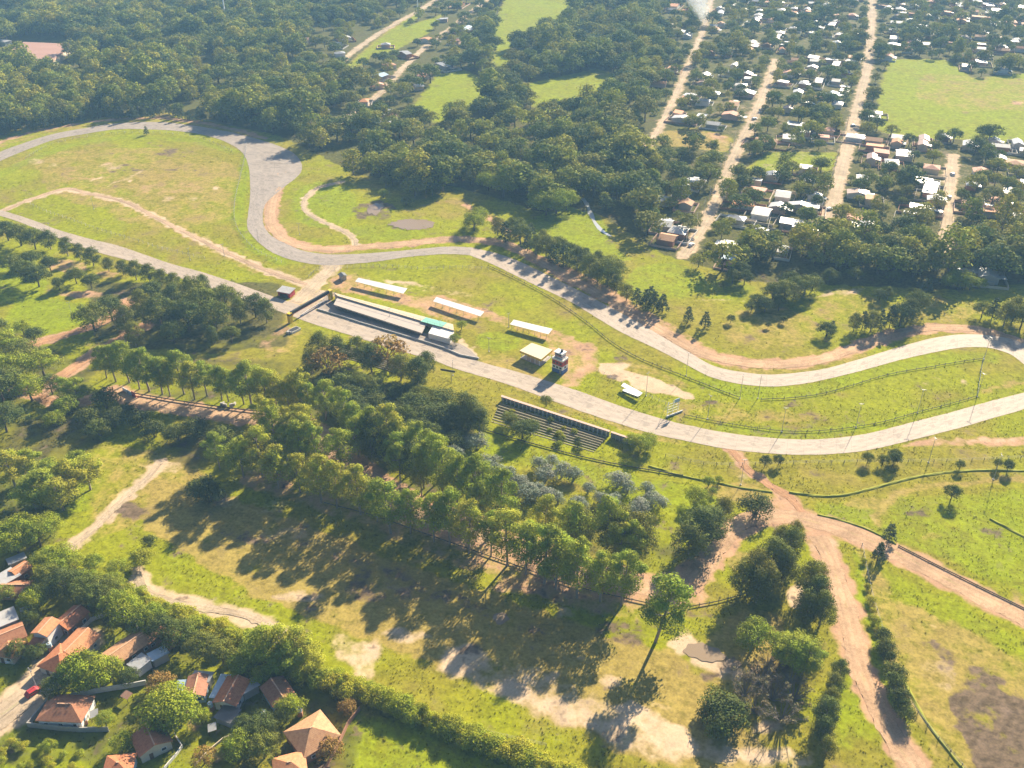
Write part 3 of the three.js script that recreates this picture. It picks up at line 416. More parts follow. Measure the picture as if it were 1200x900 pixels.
function kind(key, shape, variants, n, leaf, colors, barkMat, tr, spread, droop) {
  KIND[key] = []; const r = rng(key.length * 7919 + key.charCodeAt(0) * 131 + key.charCodeAt(2));
  for (let v = 0; v < variants; v++) { const [tg, cl] = SHAPE[shape](r, n), lg = leaves(cl, leaf, r, spread, droop); for (const c of colors) KIND[key].push({ tg, lg, bark: barkMat, leaf: c }); }
}
const LM = (list, tr) => list.map((c) => leafMat(...c, tr));
kind('euc', 'euc', 6, 6000, 0.0105, LM([[0.31, 0.36, 0.026], [0.26, 0.32, 0.026], [0.37, 0.37, 0.03]], 0.22), bark.pale, 0.45, 0.42, 0.5);
kind('darkeuc', 'tall', 5, 5200, 0.0135, LM([[0.17, 0.19, 0.03], [0.12, 0.15, 0.028], [0.22, 0.22, 0.03]], 0.22), bark.pale, 0.4, 0.4, 0.3);
kind('broad', 'broad', 5, 5600, 0.016, LM([[0.14, 0.17, 0.024], [0.18, 0.2, 0.026], [0.1, 0.13, 0.024]], 0.22), bark.brown, 0.38, 0.34, 0);
kind('bright', 'broad', 3, 4800, 0.0165, LM([[0.3, 0.34, 0.018], [0.24, 0.29, 0.018]], 0.22), bark.brown, 0.45, 0.34, 0);
kind('silver', 'bush', 4, 2000, 0.03, LM([[0.300, 0.323, 0.247], [0.247, 0.277, 0.203]], 0.22), bark.grey, 0.3, 0.3, 0);
kind('bush', 'bush', 4, 2600, 0.028, LM([[0.34, 0.36, 0.018], [0.28, 0.32, 0.018], [0.38, 0.36, 0.022]], 0.22), bark.brown, 0.45, 0.34, 0);
kind('darkbush', 'bush', 3, 2400, 0.028, LM([[0.13, 0.155, 0.024], [0.09, 0.115, 0.022]], 0.22), bark.brown, 0.38, 0.34, 0);
kind('rust', 'broad', 2, 1600, 0.026, LM([[0.300, 0.188, 0.045]], 0.22), bark.brown, 0.4, 0.34, 0);
kind('pine', 'pine', 3, 1500, 0.02, LM([[0.068, 0.098, 0.036], [0.090, 0.120, 0.042]], 0.22), bark.brown, 0.3, 0.4, 0);
kind('brush', 'bare', 2, 500, 0.022, LM([[0.210, 0.180, 0.090]], 0.22), bark.grey, 0.4, 0.5, 0);
kind('wood', 'broad', 5, 1000, 0.034, LM([[0.13, 0.17, 0.024], [0.2, 0.23, 0.028], [0.1, 0.135, 0.026], [0.22, 0.22, 0.035], [0.3, 0.3, 0.03]], 0.22), bark.brown, 0.38, 0.34, 0);
kind('woodtall', 'tall', 4, 1000, 0.028, LM([[0.28, 0.3, 0.026], [0.34, 0.32, 0.03], [0.22, 0.25, 0.026]], 0.22), bark.pale, 0.42, 0.4, 0);
kind('bamboo', 'tall', 4, 2600, 0.022, LM([[0.36, 0.37, 0.018], [0.3, 0.34, 0.018], [0.42, 0.39, 0.022]], 0.22), bark.brown, 0.3, 0.36, 0);
kind('palm', 'euc', 1, 600, 0.02, LM([[0.120, 0.150, 0.045]], 0.22), bark.grey, 0.4, 0.5, 0);

const TR = rng(4242); let treeCount = 0;
function tree(key, pos, h, name, label, group, wide = 1, category = 'tree') {
  const list = KIND[key], v = list[Math.floor(TR() * list.length)], o = new THREE.Group(), isBush = category !== 'tree';
  part(o, isBush ? 'stem' : 'trunk', v.tg, v.bark); part(o, isBush ? 'foliage' : 'crown', v.lg, v.leaf);
  const w = h * wide * (0.9 + 0.25 * TR()); o.scale.set(w, h, w); o.rotation.y = TR() * 6.283; o.position.copy(pos); treeCount++;
  return add(o, name, label, category, group);
}
const T = (key, px, py, h, name, label, group, wide, cat) => tree(key, G(px, py), h, name, label, group, wide, cat);
const row = (list, f) => list.forEach((a) => f(...a));
function inPoly(x, y, p) { let c = false; for (let i = 0, j = p.length - 1; i < p.length; j = i++) { const [xi, yi] = p[i], [xj, yj] = p[j]; if ((yi > y) !== (yj > y) && x < (xj - xi) * (y - yi) / (yj - yi) + xi) c = !c; } return c; }
function fill(poly, gap, r, cb) {                                // scatter in world metres inside a polygon given in pixels
  const W = poly.map(([x, y]) => { const g = G(x, y); return [g.x, g.z]; }); let x0 = 1e9, x1 = -1e9, z0 = 1e9, z1 = -1e9; for (const [x, z] of W) { x0 = Math.min(x0, x); x1 = Math.max(x1, x); z0 = Math.min(z0, z); z1 = Math.max(z1, z); }
  for (let z = z0; z < z1; z += gap) for (let x = x0; x < x1; x += gap) { const a = x + (r() - 0.5) * gap * 0.9, b = z + (r() - 0.5) * gap * 0.9; if (inPoly(a, b, W)) cb(V(a, gy(a, b), b)); }
}
const nearRoad = (() => { const segs = []; for (const k of ['dirtTrack', 'southRoad', 'westRoad', 'westRoadLow', 'townA', 'townB', 'townC', 'townD', 'laneA', 'laneB']) { const [w, ...p] = ROADS[k]; const W = P2(p); for (let i = 1; i < W.length; i++) segs.push([...W[i - 1], ...W[i], w]); } return (x, z, m) => segs.some(([ax, az, bx, bz, w]) => { const dx = bx - ax, dz = bz - az, t = Math.min(1, Math.max(0, ((x - ax) * dx + (z - az) * dz) / (dx * dx + dz * dz))); return Math.hypot(x - ax - dx * t, z - az - dz * t) < w / 2 + m; }); })();

// eucalyptus belt along the red dirt track
const gE = 'eucalyptus trees of the belt', lE = 'tall yellow-green eucalyptus in the belt along the red dirt track';
for (let x = 122; x < 392; x += 13.5) T('euc', x + rr(-4, 4), 446 + (x - 122) * 0.175 + rr(-4, 5), rr(15, 20), 'eucalyptus_tree', 'slender yellow-green eucalyptus above the barred red track', 'eucalyptus row above the barred track', 1.25);
fill([[300, 515], [400, 500], [470, 528], [540, 578], [600, 618], [680, 646], [760, 664], [806, 668], [808, 676], [770, 684], [690, 664], [600, 628], [530, 606], [470, 592], [430, 570], [385, 560], [320, 545]], 7, rng(5), (p) => { if (!nearRoad(p.x, p.z, 0.8)) tree('euc', p, rr(16, 24), 'eucalyptus_tree', lE, gE, 1.08); });
fill([[398, 505], [470, 535], [540, 574], [610, 612], [700, 640], [796, 650], [824, 636], [820, 662], [760, 672], [690, 652], [600, 614], [500, 586], [430, 550]], 11.5, rng(6), (p) => { if (!nearRoad(p.x, p.z, 1)) tree('darkeuc', p, rr(14, 19), 'eucalyptus_tree', 'deep green tree inside the eucalyptus belt', 'deep green trees of the belt', 1.15); });
row([[262, 548], [285, 556], [308, 560], [330, 570], [352, 578], [372, 590], [396, 598], [418, 606], [440, 615], [462, 622], [486, 628], [508, 634], [530, 640], [552, 646], [575, 655], [598, 664], [612, 672], [634, 682], [655, 690], [678, 697], [702, 706], [726, 712]], (x, y) => T('euc', x + rr(-5, 5), y + rr(-4, 4), rr(16, 22), 'eucalyptus_tree', 'tall eucalyptus on the sunless edge of the belt, casting long shadows over the clearing', 'eucalyptus trees edging the clearing', 1.15));
{ const t = T('euc', 768, 752, 24, 'eucalyptus_tree', 'big leaning eucalyptus at the end of the belt by the sandy puddle', null, 1.25); t.rotation.z = -0.12; t.rotation.y = 0; }
row([[818, 640, 15], [832, 630, 12], [806, 655, 14], [845, 612, 10]], (x, y, h) => T('darkeuc', x, y, h, 'eucalyptus_tree', 'dark tree at the bend of the red dirt track', 'trees at the red bend', 1.3));
// dark western trees
const lW = 'dark full-crowned tree in the western grove by the racing straight', gW = 'western grove trees';
row([[112, 388, 14], [132, 376, 13], [150, 392, 14], [168, 372, 14], [190, 384, 16], [206, 368, 15], [222, 390, 17], [238, 374, 17], [254, 388, 15], [266, 366, 15], [282, 380, 13], [300, 372, 12], [180, 356, 12], [230, 356, 14], [205, 402, 12], [160, 406, 12], [272, 402, 9], [250, 404, 9]], (x, y, h) => T(TR() < 0.6 ? 'broad' : 'darkeuc', x, y, h, 'grove_tree', lW, gW, 1.1));
T('darkeuc', 313, 378, 12, 'grove_tree', 'single tree standing beside the start gantry', null, 1.15);
row([[60, 292], [80, 300], [95, 305], [110, 312], [128, 318], [145, 322], [160, 328], [176, 332], [190, 336], [205, 340], [222, 340], [240, 346]], (x, y) => T('darkeuc', x, y, rr(7, 11), 'roadside_tree', 'loose olive-green tree along the western straight', 'trees lining the western straight', 1.3));
row([[10, 282, 12], [25, 288, 13], [42, 292, 12], [-8, 290, 13], [30, 330, 12], [46, 336, 12], [14, 318, 9], [60, 318, 9], [38, 312, 9], [90, 332, 9], [108, 338, 8], [70, 340, 7]], (x, y, h) => T('broad', x, y, h, 'paddock_tree', 'dark tree on the red earth of the western paddock', 'western paddock trees', 1.1));
row([[8, 420, 14], [30, 432, 13], [18, 448, 14], [52, 440, 12], [-10, 440, 14], [4, 470, 15], [38, 470, 12], [62, 462, 9], [-5, 400, 12], [42, 402, 8], [28, 392, 7], [8, 506, 12], [80, 486, 9], [66, 500, 7]], (x, y, h) => T(TR() < 0.5 ? 'bright' : 'broad', x, y, h, 'paddock_tree', 'olive crowned tree on the western edge below the paddock', 'trees below the western paddock', 1.25));
row([[92, 474, 11], [80, 468, 10], [18, 570, 14], [36, 562, 12], [58, 590, 14], [75, 598, 13], [88, 582, 14], [106, 574, 13], [64, 572, 12], [42, 596, 12], [96, 560, 11]], (x, y, h) => T('euc', x, y, h, 'meadow_tree', 'leafy yellow-green tree in the western meadow clump', 'western meadow clump', 1.75));
row([[22, 648, 9], [48, 640, 10], [60, 628, 9], [34, 632, 10], [10, 636, 9]], (x, y, h) => T('bright', x, y, h, 'meadow_tree', 'rounded bright green tree above the tin-roofed houses', 'round trees above the houses', 1.25));
row([[125, 478, 9], [108, 498, 8], [135, 500, 8], [118, 510, 7], [150, 488, 6], [165, 500, 7], [182, 512, 7], [210, 516, 7], [230, 512, 8], [262, 524, 9], [290, 528, 8], [240, 582, 9], [246, 588, 8], [176, 640, 4]], (x, y, h) => T('darkbush', x, y, h, 'shrub', 'dark dense shrub below the barred red track', 'shrubs below the barred track', 1.15, 'shrub'));
T('bush', 168, 660, 5, 'shrub', 'yellow-green shrub beside the sandy vehicle track', null, 1.3, 'shrub');
// trees between the pit building and the belt
row([[376, 424, 14], [398, 430, 14], [386, 440, 13], [420, 424, 12], [436, 436, 13], [455, 430, 14], [470, 446, 12], [490, 452, 13], [500, 440, 11], [366, 438, 12]], (x, y, h) => T(TR() < 0.12 ? 'rust' : 'darkeuc', x, y, h, 'pit_tree', 'tall tree in front of the pit building', 'trees in front of the pit building', 1.3));
fill([[372, 448], [440, 452], [500, 465], [540, 480], [560, 500], [540, 530], [500, 540], [440, 520], [390, 490]], 6.5, rng(8), (p) => tree(TR() < 0.7 ? 'darkbush' : 'broad', p, rr(5, 9), 'thicket_tree', 'dark low tree of the thicket behind the pit trees', 'thicket trees', 1.35));
row([[552, 500, 13], [562, 508, 11], [545, 492, 12]], (x, y, h) => T('darkeuc', x, y, h, 'thicket_tree', 'airy olive tree beside the ruined terrace', 'airy trees beside the terrace', 1.4));
row([[612, 514, 8], [622, 510, 7], [600, 502, 6], [596, 496, 5]], (x, y, h) => T('broad', x, y, h, 'terrace_tree', 'rounded tree growing out of the ruined terrace', 'terrace trees', 1.3));
for (let k = 0; k < 22; k++) { const t = R(), u = R(); T(R() < 0.5 ? 'bush' : 'darkbush', lerp(lerp(588, 714, t), lerp(573, 692, t), u), lerp(lerp(474, 516, t), lerp(500, 534, t), u), rr(0.9, 2.2), 'terrace_shrub', 'small shrub overgrowing the steps of the ruined terrace', 'shrubs on the terrace', 1.3, 'shrub'); }
T('broad', 640, 476, 5, 'small_tree', 'small round tree on the verge between straight and terrace', null, 1.2);
row([[750, 530, 7], [760, 524, 6], [742, 522, 5]], (x, y, h) => T('bright', x, y, h, 'terrace_tree', 'pale green tree at the end of the ruined terrace', 'pale trees at the terrace end', 1.3));
T('bright', 533, 402, 4.5, 'small_tree', 'green tree at the white end of the pit building', null, 1.2); T('bright', 541, 386, 4.5, 'small_tree', 'small tree behind the corner of the paddock', null, 1.3);
row([[492, 530], [512, 522], [545, 524], [560, 528], [530, 536], [573, 552], [583, 558], [597, 566], [607, 572], [632, 552], [648, 548], [640, 562], [660, 560], [672, 562], [628, 578], [640, 586], [618, 584], [655, 590], [690, 578], [702, 588], [712, 598], [726, 572], [736, 578], [722, 590], [750, 600], [762, 590], [770, 598], [758, 578], [742, 606], [676, 596]], (x, y) => T('silver', x + rr(-2, 2), y + rr(-2, 2), rr(4.2, 6.6), 'silver_shrub', 'silver-grey rounded tree beside the eucalyptus belt', 'silver-grey trees', 1.15, 'shrub'));
// right: grove between the sandy roads
row([[868, 698, 13], [880, 690, 15], [896, 702, 14], [902, 676, 15], [916, 684, 14], [922, 660, 14], [912, 648, 11], [930, 640, 10], [945, 700, 14], [952, 718, 14], [960, 734, 13], [944, 730, 12], [886, 706, 13], [956, 690, 10]], (x, y, h) => T('darkeuc', x, y, h, 'grove_tree', 'dark slender tree in the grove beside the southern road', 'grove beside the southern road', 1.0));
T('bright', 882, 760, 10, 'grove_tree', 'yellow-green round tree above the grey brush', null, 1.2); 
row([[928, 780, 11], [940, 790, 11], [915, 775, 9]], (x, y, h) => T('euc', x, y, h, 'grove_tree', 'thin-leaved tree leaning over the grey brush', 'thin-leaved trees over the brush', 1.9));
row([[890, 800], [905, 820], [885, 835], [915, 845], [930, 820], [900, 780], [872, 815], [925, 800]], (x, y) => T('brush', x, y, rr(5, 7), 'brush', 'grey half-bare brush in the sandy grove', 'half-bare brush', 1.3, 'shrub'));
row([[838, 832, 7], [850, 848, 8], [842, 858, 6], [856, 838, 6], [826, 842, 4]], (x, y, h) => T('darkbush', x, y, h, 'shrub', 'dark shrub on the sand below the grey brush', 'shrubs on the sand', 1.2, 'shrub'));
row([[965, 850, 10], [962, 870, 9], [970, 832, 8], [976, 812, 7], [982, 795, 7], [966, 890, 8]], (x, y, h) => T('darkeuc', x, y, h, 'roadside_tree', 'narrow dark tree along the western side of the southern road', 'narrow trees along the southern road', 1.1));
row([[1036, 766], [1040, 776], [1046, 796], [1047, 808], [1052, 826], [1056, 834], [1033, 752], [1060, 844]], (x, y) => T('darkbush', x, y, rr(4, 6), 'fence_shrub', 'dark shrub on the fence line east of the southern road', 'fence line shrubs', 0.95, 'shrub'));
row([[1012, 660], [1016, 690], [1020, 706], [1024, 730], [1022, 718], [1028, 742]], (x, y) => T('bush', x, y, rr(1.6, 2.6), 'fence_shrub', 'low bright bush on the fence line near the red road', 'low fence line bushes', 1.2, 'shrub'));
T('pine', 1028, 657, 7, 'small_tree', 'small dark tree on the inner verge of the red road', null, 1.4); T('pine', 1041, 634, 7, 'small_tree', 'small dark tree on the outer verge of the red road', null, 1.4);
T('darkbush', 885, 602, 7, 'shrub', 'big dark bush at the junction of red roads', null, 1.6, 'shrub');
T('broad', 1114, 586, 6.5, 'small_tree', 'lone round-topped tree in the eastern meadow beside the water hole', null, 0.95);
row([[1016, 543, 5], [1034, 545, 4.5], [1046, 546, 6], [1048, 540, 5], [896, 547, 5], [912, 545, 4.5], [1180, 552, 5], [1124, 550, 4], [1168, 548, 4]], (x, y, h) => T('broad', x, y, h, 'sapling', 'young tree in the strip south of the racing straight', 'young trees along the straight', 1.0));
row([[830, 570, 4], [842, 566, 3], [815, 590, 7], [820, 600, 6], [835, 580, 3]], (x, y, h) => T('bright', x, y, h, 'sapling', 'young leafy tree in the rough meadow above the red bend', 'young trees above the red bend', 1.2));
// along the back straight
const lB = 'dark tree beside the red bank of the back straight', gB = 'trees along the back straight';
row([[583, 276, 11], [592, 284, 11], [604, 276, 10], [618, 294, 12], [628, 298, 13], [640, 302, 13], [648, 308, 12], [660, 313, 12], [676, 317, 11], [690, 325, 12], [700, 333, 12], [712, 336, 13], [722, 344, 12], [734, 352, 11], [610, 286, 11], [668, 304, 12], [686, 310, 12], [636, 290, 12], [652, 298, 12], [622, 282, 11], [700, 316, 11], [716, 326, 11]], (x, y, h) => T(TR() < 0.25 ? 'pine' : TR() < 0.5 ? 'broad' : 'darkeuc', x, y, h * rr(0.75, 1.15), 'trackside_tree', lB, gB, 1.3));
row([[746, 358, 9], [756, 362, 10], [766, 364, 10], [776, 366, 9], [762, 356, 9], [806, 378, 8], [826, 384, 8]], (x, y, h) => T('pine', x, y, h, 'pine_tree', 'dark pine in the rough pasture beyond the back straight', 'pasture pines', 1.35));
row([[1000, 388, 9], [1010, 386, 9], [1020, 388, 10], [1030, 386, 10], [1042, 384, 11], [1054, 382, 12], [1062, 378, 12], [1072, 368, 12], [968, 394, 7], [974, 390, 6], [1162, 374, 11], [1176, 382, 12], [1186, 376, 12], [1195, 386, 12], [1150, 372, 8], [1210, 390, 12], [1085, 345, 9], [1030, 352, 6], [1040, 350, 6]], (x, y, h) => T(TR() < 0.3 ? 'pine' : TR() < 0.6 ? 'broad' : 'darkeuc', x, y, h, 'trackside_tree', 'dark tree on the outside of the eastern bend', 'trees at the eastern bend', 1.2));
row([[905, 352, 10], [918, 356, 12], [930, 350, 12], [942, 346, 11], [925, 340, 10], [952, 340, 9], [888, 362, 8], [896, 366, 8], [880, 366, 6], [912, 364, 8]], (x, y, h) => T('broad', x, y, h, 'pasture_tree', 'dark tree of the clump in the rough pasture', 'pasture clump', 1.15));
row([[858, 332, 8], [872, 334, 8], [866, 326, 9], [848, 338, 4], [1002, 328, 7], [972, 330, 7], [1046, 330, 6], [918, 378, 3.5], [900, 384, 3], [856, 378, 4]], (x, y, h) => T('broad', x, y, h, 'pasture_tree', 'smaller tree scattered over the rough pasture', 'scattered pasture trees', 1.2));
row([[1110, 338, 8], [1122, 338, 8], [1136, 340, 8], [1116, 332, 8], [1130, 332, 7], [1146, 338, 6]], (x, y, h) => T('bright', x, y, h, 'pasture_tree', 'bright green tree of the round clump below the town', 'bright clump below the town', 1.3));
for (let x = -10; x < 300; x += 9) { const y = x < 0 ? 160 : x < 100 ? 158 - x * 0.17 : x < 200 ? 141 - (x - 100) * 0.05 : 136 + (x - 200) * 0.14; T('pine', x + rr(-3, 3), y + rr(-2.5, 2), rr(7, 11), 'pine_tree', 'small dark pine along the outer edge of the oval', 'pines round the oval', 1.4); }
row([[572, 224, 13], [590, 230, 15], [604, 228, 14], [640, 252, 14], [652, 250, 15], [664, 246, 13], [630, 246, 13], [556, 270, 11], [562, 262, 10]], (x, y, h) => T('bright', x, y, h, 'wood_edge_tree', 'large bright round tree at the edge of the woods by the stream', 'bright trees by the stream', 1.3));
T('pine', 172, 158, 6, 'small_tree', 'single small tree inside the top of the oval meadow', null, 1.3);
T('darkbush', 476, 240, 5, 'shrub', 'dark bush beside the marshy pond', null, 1.3, 'shrub'); T('bright', 450, 232, 6, 'small_tree', 'pale tree by the marshy pond', null, 1.2);
// hedgerow of the south
for (let t = 0; t <= 1; t += 0.0116) {
  const pts = [[140, 704], [200, 727], [283, 761], [367, 801], [433, 821], [533, 864], [633, 907], [720, 946]], f = t * (pts.length - 1), i = Math.min(pts.length - 2, f | 0), u = f - i, x = lerp(pts[i][0], pts[i + 1][0], u), y = lerp(pts[i][1], pts[i + 1][1], u);
  for (const o of [0, 1]) T(R() < 0.8 ? 'bush' : 'bamboo', x + rr(-4, 4) + o * 3, y + rr(-3, 3) - o * 6, rr(3.2, 5.2), 'hedge_shrub', 'leafy yellow-green shrub of the long hedgerow behind the houses', 'hedgerow shrubs', 1.15, 'shrub');
}
row([[60, 690, 9], [82, 698, 10], [102, 706, 10], [120, 714, 10], [138, 724, 10], [152, 732, 10], [172, 742, 9], [192, 750, 9], [214, 758, 9], [238, 768, 8], [262, 778, 8], [286, 790, 8], [128, 704, 9], [70, 680, 8], [182, 736, 9], [308, 800, 6]], (x, y, h) => T(TR() < 0.65 ? 'broad' : 'bright', x, y, h, 'garden_tree', 'dense dark tree behind the tiled houses along the hedgerow', 'trees behind the houses', 1.15));
row([[312, 776, 13], [330, 782, 14], [350, 780, 13], [340, 790, 12], [362, 790, 10]], (x, y, h) => T('euc', x, y, h, 'garden_tree', 'tall loose tree rising from the hedgerow', 'tall trees in the hedgerow', 1.7));
row([[104, 688, 6], [120, 690, 6], [136, 690, 6], [90, 672, 7], [60, 668, 8], [74, 664, 8], [140, 674, 6], [112, 668, 6]], (x, y, h) => T('bright', x, y, h, 'garden_tree', 'pale yellow-green tree at the head of the hedgerow', 'pale trees at the hedgerow head', 1.3));
row([[42, 716, 6], [48, 708, 6], [38, 730, 4], [22, 770, 4.5], [104, 800, 8], [118, 806, 8], [90, 800, 7], [70, 815, 5], [130, 798, 6], [44, 772, 4], [204, 845, 9], [212, 852, 8], [200, 858, 6], [237, 848, 4], [305, 868, 6], [292, 862, 5], [282, 885, 6], [310, 888, 6], [342, 838, 5], [336, 845, 4.5], [125, 850, 3.5], [145, 878, 4], [152, 800, 4], [60, 880, 3], [0, 712, 6]], (x, y, h) => T(TR() < 0.5 ? 'bright' : 'broad', x, y, h * 1.3, 'garden_tree', 'garden tree between the tiled houses and the walled yard', 'garden trees among the houses', 1.2));
row([[192, 812, 6], [186, 806, 5], [388, 888, 6], [240, 895, 5], [408, 836, 4.5]], (x, y, h) => T('rust', x, y, h, 'garden_tree', 'rusty orange garden tree in the settlement', 'rusty garden trees', 1.25));
fill([[-30, 880], [20, 868], [95, 880], [110, 905], [80, 935], [-40, 935]], 3.2, rng(31), (p) => tree('bush', p, rr(1.3, 2.4), 'garden_shrub', 'bright leafy shrub massed below the walled house', 'massed shrubs below the walled house', 1.35, 'shrub'));
console.log('near trees', treeCount);
// ---------- building helpers ----------
const box = (w, h, d, x = 0, y = 0, z = 0) => { const g = new THREE.BoxGeometry(w, h, d); g.translate(x, y + h / 2, z); return g; };
const cyl = (r0, r1, h, x = 0, y = 0, z = 0, n = 8) => { const g = new THREE.CylinderGeometry(r1, r0, h, n); g.translate(x, y + h / 2, z); return g; };
function poly3(quads) { const pos = [], idx = [], uv = []; for (const q of quads) { const b = pos.length / 3; for (const p of q) { pos.push(...p); uv.push(0, 0); } for (let k = 2; k < q.length; k++) idx.push(b, b + k - 1, b + k); } const g = new THREE.BufferGeometry(); g.setAttribute('position', new THREE.Float32BufferAttribute(pos, 3)); g.setAttribute('uv', new THREE.Float32BufferAttribute(uv, 2)); g.setIndex(idx); const n = g.toNonIndexed(); n.computeVertexNormals(); return n; }
function prism(pts, y0, y1) {                                    // world polygon [x, z] pulled up from y0 to y1
  let a = 0; for (let i = 0; i < pts.length; i++) { const p = pts[i], q = pts[(i + 1) % pts.length]; a += p[0] * q[1] - q[0] * p[1]; } const P = a > 0 ? pts.slice().reverse() : pts, qs = [P.map(([x, z]) => [x, y1, z]), P.slice().reverse().map(([x, z]) => [x, y0, z])];
  for (let i = 0; i < P.length; i++) { const p = P[i], q = P[(i + 1) % P.length]; qs.push([[p[0], y0, p[1]], [q[0], y0, q[1]], [q[0], y1, q[1]], [p[0], y1, p[1]]]); } return poly3(qs);
}
const pxz = (a, h = 0) => a.map(([x, y]) => { const g = GH(x, y, h); return [g.x, g.z]; });
const localTo = (pts, o) => pts.map(([x, z]) => [x - o.x, z - o.z]);
const tileTex = dataTex(256, 256, (u, v) => { const r = Math.abs(((u * 16) % 1) - 0.5), c = (v * 12) % 1; const n = tf(u, v, 8, 3), m = tn(u, v, 40, 6); let f = 0.62 + 0.5 * n + 0.3 * (m - 0.5) + 0.22 * (0.5 - r); if (c < 0.14) f *= 0.72; return [f, f * (0.86 + 0.2 * n), f * (0.82 + 0.22 * n)]; });
const tinTex = dataTex(256, 256, (u, v) => { const r = Math.sin(u * 6.283 * 24), n = tf(u, v, 5, 8), m = sst(0.58, 0.8, tf(u, v, 9, 4)), f = 0.8 + 0.12 * r + 0.25 * (n - 0.5); return [f, f * (1 - 0.14 * m), f * (1 - 0.26 * m)]; });
const plasterTex = dataTex(256, 256, (u, v) => { const n = tf(u, v, 5, 9), m = tf(u, v, 30, 3), f = 0.82 + 0.24 * n + 0.12 * (m - 0.5); return [f, f * 0.985, f * 0.96]; });
const tiles = (r, g, b) => new THREE.MeshStandardMaterial({ map: tileTex, color: lin(r, g, b), roughness: 0.85, side: THREE.DoubleSide });
const tin = (r, g, b) => new THREE.MeshStandardMaterial({ map: tinTex, color: lin(r, g, b), roughness: 0.5, metalness: 0.15, side: THREE.DoubleSide });
const plaster = (r, g, b) => new THREE.MeshStandardMaterial({ map: plasterTex, color: lin(r, g, b), roughness: 0.9, side: THREE.DoubleSide });
const S = {
  terracotta: tiles(0.52, 0.2, 0.085), orange: tiles(0.6, 0.27, 0.12), brown: tiles(0.4, 0.18, 0.09), shadeTile: tiles(0.36, 0.17, 0.1), tan: tiles(0.5, 0.28, 0.14), pink: tiles(0.58, 0.3, 0.2),  // brown and the darkest tile are tile tones partly darkened for shaded roofs
  zinc: tin(0.4, 0.41, 0.42), white: tin(0.54, 0.53, 0.51), brightWhite: tin(0.88, 0.87, 0.85), rust: tin(0.34, 0.2, 0.14), grey: tin(0.3, 0.31, 0.32), blue: tin(0.4, 0.55, 0.68), dark: tin(0.12, 0.12, 0.125),
  wallWhite: plaster(0.78, 0.76, 0.72), wallCream: plaster(0.66, 0.56, 0.42), wallBrick: plaster(0.4, 0.2, 0.12), wallGrey: plaster(0.42, 0.4, 0.37), wallPink: plaster(0.62, 0.42, 0.34), wallBlue: plaster(0.42, 0.56, 0.66),
  glass: new THREE.MeshStandardMaterial({ color: lin(0.03, 0.035, 0.045), roughness: 0.15 }), wood: std(0.16, 0.09, 0.05, 0.8), ridge: tiles(0.72, 0.45, 0.28), factoryTile: tiles(0.8, 0.5, 0.38), steel: std(0.45, 0.45, 0.45, 0.5, { metalness: 0.4 }), black: std(0.02, 0.02, 0.022, 0.6), post: plaster(0.7, 0.68, 0.62), redPaint: std(0.4, 0.03, 0.035, 0.6), bluePaint: std(0.05, 0.12, 0.36, 0.6), whitePaint: std(0.8, 0.8, 0.78, 0.6), yellow: std(0.75, 0.5, 0.03, 0.6), cream: plaster(0.72, 0.6, 0.4), deckTan: plaster(0.62, 0.5, 0.36), deckPink: plaster(0.46, 0.4, 0.35), green: tin(0.28, 0.66, 0.5), mesh: std(0.3, 0.3, 0.3, 0.7), oldStone: plaster(0.3, 0.27, 0.19), fence: std(0.22, 0.2, 0.17, 0.9), darkWood: std(0.08, 0.075, 0.05, 0.9), rubber: std(0.03, 0.03, 0.03, 0.9),
};
// roofs: gable, hip or shed over w (x) by d (z) at eave height e, ridge along z
function roofGeo(type, w, d, e, rise, over = 0.45, th = 0.14) {
  const a = w / 2 + over, b = d / 2 + over, q = []; const slab = (...pts) => { q.push(pts, pts.map(([x, y, z]) => [x, y - th, z]).reverse()); for (let i = 0; i < pts.length; i++) { const p = pts[i], n = pts[(i + 1) % pts.length]; q.push([p, [p[0], p[1] - th, p[2]], [n[0], n[1] - th, n[2]], n]); } };
  const y = e + th;
  if (type === 'gable') { slab([-a, y, b], [0, y + rise, b], [0, y + rise, -b], [-a, y, -b]); slab([a, y, -b], [0, y + rise, -b], [0, y + rise, b], [a, y, b]); }
  else if (type === 'hip') { const r = Math.max(0.2, b - a); slab([-a, y, b], [0, y + rise, r], [0, y + rise, -r], [-a, y, -b]); slab([a, y, -b], [0, y + rise, -r], [0, y + rise, r], [a, y, b]); slab([a, y, b], [0, y + rise, r], [-a, y, b]); slab([-a, y, -b], [0, y + rise, -r], [a, y, -b]); }
  else slab([-a, y, b], [a, y + rise, b], [a, y + rise, -b], [-a, y, -b]);
  const g = poly3(q), p = g.attributes.position, uv = g.attributes.uv; for (let i = 0; i < p.count; i++) uv.setXY(i, p.getZ(i) / 4, (p.getX(i) + p.getY(i) * 0.3) / 4);
  return g;
}
